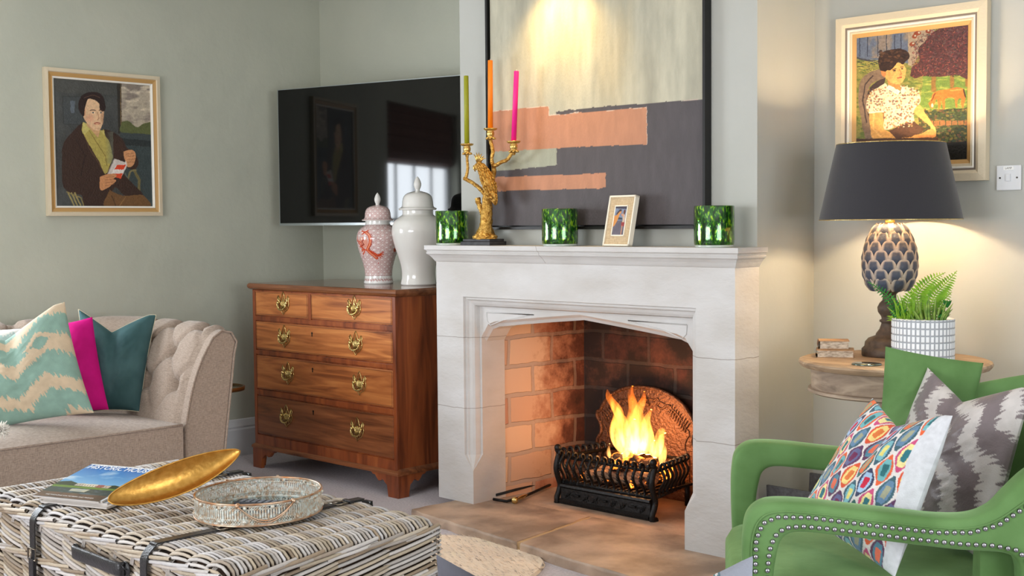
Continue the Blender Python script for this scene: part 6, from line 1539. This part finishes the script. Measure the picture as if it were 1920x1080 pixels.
specs = [((-3.80, 4.42, .17), (-3.45, 4.47, .18), .030, mash), ((-3.78, 4.50, .18), (-3.42, 4.44, .20), .028, mash), ((-3.76, 4.58, .19), (-3.46, 4.60, .20), .032, mlog), ((-3.66, 4.42, .235), (-3.46, 4.56, .25), .030, mlog), ((-3.74, 4.56, .235), (-3.58, 4.44, .255), .028, mlog), ((-3.56, 4.46, .27), (-3.40, 4.50, .235), .026, mlog), ((-3.70, 4.60, .26), (-3.60, 4.47, .285), .026, mlog)]
labs = ['pale split log lying lowest at the front of the grate', 'pale split log just behind the lowest front log in the grate', 'charred log low at the back of the grate', 'charred glowing log crossing the right of the fire', 'charred glowing log at the left of the fire', 'charred log end at the far right of the fire', 'charred glowing log on top in the middle of the fire']
for (a, c, r, mt), lb in zip(specs, labs):
    a, c = np.array(a), np.array(c); m = MB(); P = [a+(c-a)*t+np.array([0, 0, .004*math.sin(9*t+a[0]*40)]) for t in np.linspace(0, 1, 9)]; b0 = len(m.v); m.tube(P, [r*r7.uniform(.82, 1.08) for _ in P], 9, sm=False)
    for i in range(b0, len(m.v)): q = m.v[i]; m.v[i] = tuple(np.array(q)+np.array([r7.uniform(-.004, .004) for _ in range(3)]))
    o = m.build('log', mt); tag(o, lb, 'log', 'logs in the fire')
m = MB()
for k in range(40):
    c = (r7.uniform(-3.82, -3.42), r7.uniform(4.38, 4.62), r7.uniform(.155, .20)); m.sph(c, r7.uniform(.010, .020), 7, 5, (1, 1, .7))
o = m.build('embers', mlog, kind='stuff'); o['label'] = 'glowing embers heaped at the bottom of the basket grate'; o['category'] = 'embers'
# flames: glowing gas
mf = bpy.data.materials.new('flame_gas'); mf.use_nodes = True; nt = mf.node_tree; N = nt.nodes; N.remove(N['Principled BSDF']); out = N['Material Output']
em = N.new('ShaderNodeEmission'); tc = N.new('ShaderNodeTexCoord'); sp = N.new('ShaderNodeSeparateXYZ'); nt.links.new(tc.outputs['Object'], sp.inputs[0])
mr = N.new('ShaderNodeMapRange'); mr.inputs[1].default_value = 0; mr.inputs[2].default_value = .30; nt.links.new(sp.outputs[2], mr.inputs[0])
rc_ = N.new('ShaderNodeValToRGB'); e = rc_.color_ramp.elements; e[0].position = 0; e[0].color = (1, .46, .12, 1); e[1].position = 1; e[1].color = (1, .17, .01, 1); x_ = e.new(.45); x_.color = (1, .36, .055, 1)
nt.links.new(mr.outputs[0], rc_.inputs[0]); nt.links.new(rc_.outputs[0], em.inputs[0])
nz = N.new('ShaderNodeTexNoise'); nz.inputs['Scale'].default_value = 1; nz.inputs['Detail'].default_value = 3; mp = N.new('ShaderNodeMapping'); mp.inputs['Scale'].default_value = (46, 46, 13); nt.links.new(tc.outputs['Object'], mp.inputs[0]); nt.links.new(mp.outputs[0], nz.inputs['Vector'])
n2 = N.new('ShaderNodeMapRange'); n2.inputs[1].default_value = .36; n2.inputs[2].default_value = .66; n2.inputs[3].default_value = .12; n2.inputs[4].default_value = 1.5; nt.links.new(nz.outputs['Fac'], n2.inputs[0])
r2 = N.new('ShaderNodeMapRange'); r2.inputs[1].default_value = 0; r2.inputs[2].default_value = .28; r2.inputs[3].default_value = 100; r2.inputs[4].default_value = 30; nt.links.new(sp.outputs[2], r2.inputs[0])
mu = N.new('ShaderNodeMath'); mu.operation = 'MULTIPLY'; nt.links.new(n2.outputs[0], mu.inputs[0]); nt.links.new(r2.outputs[0], mu.inputs[1]); nt.links.new(mu.outputs[0], em.inputs[1])
nt.links.new(em.outputs[0], out.inputs['Volume'])
fire = thing('fire', 'bright yellow and orange flames rising from the logs in the grate', 'fire', (-3.6, 4.5, .275))
def tongue(p, r):
    P = spl([np.array(q) for q in p], 6); n = len(P); m = MB(); R = [r*max(.02, (math.sin(PI*min(.5, (i/n)*2.2+.12)) if i/n < .3 else (1-((i/n-.3)/.7))**.8)) for i in range(n)]; m.tube(P, R, 12, flat=.8); m.build('flame', mf, fire)
F_ = lambda u, v, y=4.5: atY(u, v, y)
tongue([F_(1168, 850), F_(1155, 810), F_(1160, 775), F_(1142, 745), F_(1139, 731)], .036)
tongue([F_(1185, 855), F_(1172, 815), F_(1168, 790), F_(1150, 762), F_(1146, 740)], .034)
tongue([F_(1190, 850, 4.52), F_(1186, 800, 4.52), F_(1188, 765, 4.52), F_(1183, 738, 4.52), F_(1186, 724, 4.52)], .036)
tongue([F_(1205, 850, 4.48), F_(1202, 805, 4.48), F_(1196, 775, 4.48), F_(1206, 750, 4.48), F_(1208, 734, 4.48)], .036)
tongue([F_(1200, 852, 4.46), F_(1192, 826, 4.46), F_(1188, 800, 4.46), F_(1190, 786, 4.46)], .052)
tongue([F_(1215, 852, 4.50), F_(1214, 820, 4.5), F_(1212, 790, 4.5), F_(1221, 768, 4.5)], .038)
tongue([F_(1228, 858, 4.46), F_(1235, 830, 4.46), F_(1240, 808, 4.46), F_(1248, 812, 4.46)], .030)
tongue([F_(1240, 870, 4.44), F_(1243, 845, 4.44), F_(1238, 822, 4.44), F_(1246, 812, 4.44)], .022)
tongue([F_(1143, 858, 4.44), F_(1141, 845, 4.44), F_(1143, 832, 4.44)], .012)
tongue([F_(1170, 858, 4.44), F_(1178, 838, 4.44), F_(1174, 822, 4.44)], .020)
tongue([F_(1225, 855, 4.42), F_(1222, 838, 4.42), F_(1227, 826, 4.42)], .020)
point('fire_light', (-3.60, 4.52, .42), 4.5, (1, .52, .22), .07)
point('fire_light_low', (-3.60, 4.46, .30), 2, (1, .45, .16), .05)

# ================================================================ fire tongs on the hearth
tg = thing('fire_tongs', 'black iron fire tongs and brass-knobbed poker lying on the hearth left of the grate', 'fire irons', (-4.08, 4.25, HZ))
k0, k1 = atZ(925, 936, HZ+.012), atZ(1040, 905, HZ+.012); q0, q1 = atZ(930, 928, HZ+.02), atZ(1050, 900, HZ+.02)
m = MB(); m.tube([q0, (q0+q1)/2+np.array([0, 0, .006]), q1], .010, 8, flat=.6); m.tube([k0, atZ(950, 940, HZ+.01), atZ(985, 930, HZ+.01), k1], .007, 8)
for t in (0, 1): m.sph(tuple(k1+np.array([.01, .02+.02*t, .012])), .022, 10, 8, (1, 1, .6))
m.tube([tuple(k1), tuple(k1+np.array([.03, .03, .015])), tuple(k1+np.array([.06, .0, .01]))], .010, 8); m.build('shaft', M_iron, tg)
pk = atZ(965, 938, HZ+.016); pe = atZ(1003, 921, HZ+.016); d = (pe-pk)/np.linalg.norm(pe-pk)
m = MB(); m.sph(tuple(pk), .0165, 16, 10); m.tube([pk+d*.012, pk+d*.022, pk+d*.03, pk+d*.05, pk+d*.08, pk+d*.11, pk+d*.13], [.006, .009, .005, .008, .010, .007, .004], 12); m.build('brass_handle', M_brass, tg)

# ================================================================ spotted hide rug
pol = [atZ(u, v, 0) for u, v in ((770, 1004), (830, 1006), (870, 1008), (930, 1018), (985, 1033), (1012, 1046), (1022, 1060), (1008, 1078), (975, 1098), (930, 1140), (860, 1180), (740, 1190), (700, 1100))]
pol2 = [np.array((p[0], p[1])) for p in pol]; pol2 = spl(pol2+[pol2[0]], 4)[:-1]
cen = sum(pol2)/len(pol2)
M_fur = mat('spotted_hide', rough=.9, attr=True, sheen=.3)
def inpoly(x, y):
    c = False; n = len(pol2)
    for i in range(n):
        x0, y0 = pol2[i]; x1, y1 = pol2[(i+1) % n]
        if (y0 > y) != (y1 > y) and x < (x1-x0)*(y-y0)/(y1-y0)+x0: c = not c
    return c
def furcol(x, y):
    c = .036; ca2, sa2 = math.cos(.5), math.sin(.5); a, b = (x*ca2+y*sa2)/c, (-x*sa2+y*ca2)/(c*.8); r = math.floor(b); a += .5*(r % 2); i = math.floor(a)
    h = math.sin(i*127.1+r*311.7)*43758.5; h1 = h-math.floor(h); h = math.sin(i*269.5+r*183.3)*24634.6; h2 = h-math.floor(h)
    d = math.hypot((a-i-.5-.35*(h1-.5))/.27, (b-r-.5-.35*(h2-.5))/.19)
    base = np.array((255, 236, 212))*(.90+.16*float(vnoise(x*9, y*9)))
    return lin(np.clip(np.array((96, 72, 58)) if (d < 1 and h1 > .08) else base, 0, 255))
rug = thing('hide_rug', 'pale fur rug with small dark spots on the carpet between trunk and hearth', 'rug', (cen[0], cen[1], 0))
m = MB(); n = len(pol2); b0 = len(m.v)
for p in pol2: m.V((p[0], p[1], .001), furcol(*p))
for p in pol2: q = cen+(p-cen)*.97; m.V((q[0], q[1], .011), furcol(*q))
for i in range(n): m.F((b0+i, b0+(i+1) % n, b0+n+(i+1) % n, b0+n+i))
m.F([b0+n+i for i in range(n)]); m.build('hide', M_fur, rug)
m = MB(); bbx = np.array(pol2); x0, y0 = bbx.min(0); x1, y1 = bbx.max(0); rf_ = random.Random(5); cnt = 0
while cnt < 15000:
    x, y = rf_.uniform(x0, x1), rf_.uniform(y0, y1)
    if not inpoly(x, y): continue
    cnt += 1; c = furcol(x, y)*rf_.uniform(.88, 1.1); a = -2.2+rf_.uniform(-.7, .7); L = rf_.uniform(.010, .018); d = np.array([math.cos(a), math.sin(a)]); s_ = np.array([-d[1], d[0]])*.0014
    i0 = m.V((x-s_[0], y-s_[1], .010), c); m.V((x+s_[0], y+s_[1], .010), c); m.V((x+d[0]*L, y+d[1]*L, .010+rf_.uniform(.004, .011)), c); m.F((i0, i0+1, i0+2), False)
m.build('fur', M_fur, rug, recalc=False)['kind'] = 'stuff'

# ================================================================ foreground seat and its two cushions
M_silver_v = velvet('silver_velvet', (62, 62, 68), (98, 98, 106), .2)
d_ = 1.72
def fg(u, v, k=1.): return EYE+ray(u, v)*d_*k
a0, a1 = fg(818, 1038), fg(1120, 1096); bl, brr = fg(850, 1500), fg(1110, 1500)
zs = .46
def setz(p, z): p = np.array(p); p[2] = z; return p
back_ = np.array([_h[0], _h[1], 0])*-.10
pillow('grey velvet cushion whose dark corner pokes up at the bottom edge of the view', [a0, a1, setz(brr, zs)+back_, setz(bl, zs)+back_], .10, M_silver_v, chop=.10, n=60)
a2, a3 = fg(1150, 1104, 1.0), fg(1412, 1042, 1.0); bl2, br2 = fg(1165, 1500), fg(1390, 1500)
def ogee2(S, T_):
    I = ogee(S*.9+.1, T_*.9); k = (S > .62+.1*T_); I[k] = lin(np.array((132, 136, 146))); return I
pillow('patterned cushion with a silvery corner poking up at the bottom edge of the view', [a2, a3, setz(br2, zs)+back_, setz(bl2, zs)+back_], .10, M_cotton, ogee2, chop=.05, n=120)
bc_ = (setz(bl, 0)+setz(br2, 0))/2; bc_[2] = 0
def sf(a, d, z): p = bc_+RT*0+np.array([_r[0], _r[1], 0])*a+np.array([_h[0], _h[1], 0])*d; return (p[0], p[1], z)
st = thing('bench_seat', 'taupe upholstered bench seat just below the view, carrying the two foreground cushions', 'bench', sf(0, 0, 0))
m = MB(); obox(m, sf, -.55, .55, -.20, .22, .20, .445); m.build('seat', M_linenS, st, bevel=.03)
for a in (-.5, .5):
    for dd in (-.15, .17): m = MB(); q = sf(a, dd, 0); m.tube([q, (q[0], q[1], .2)], .02, 10); m.build('leg', M_dark, st)
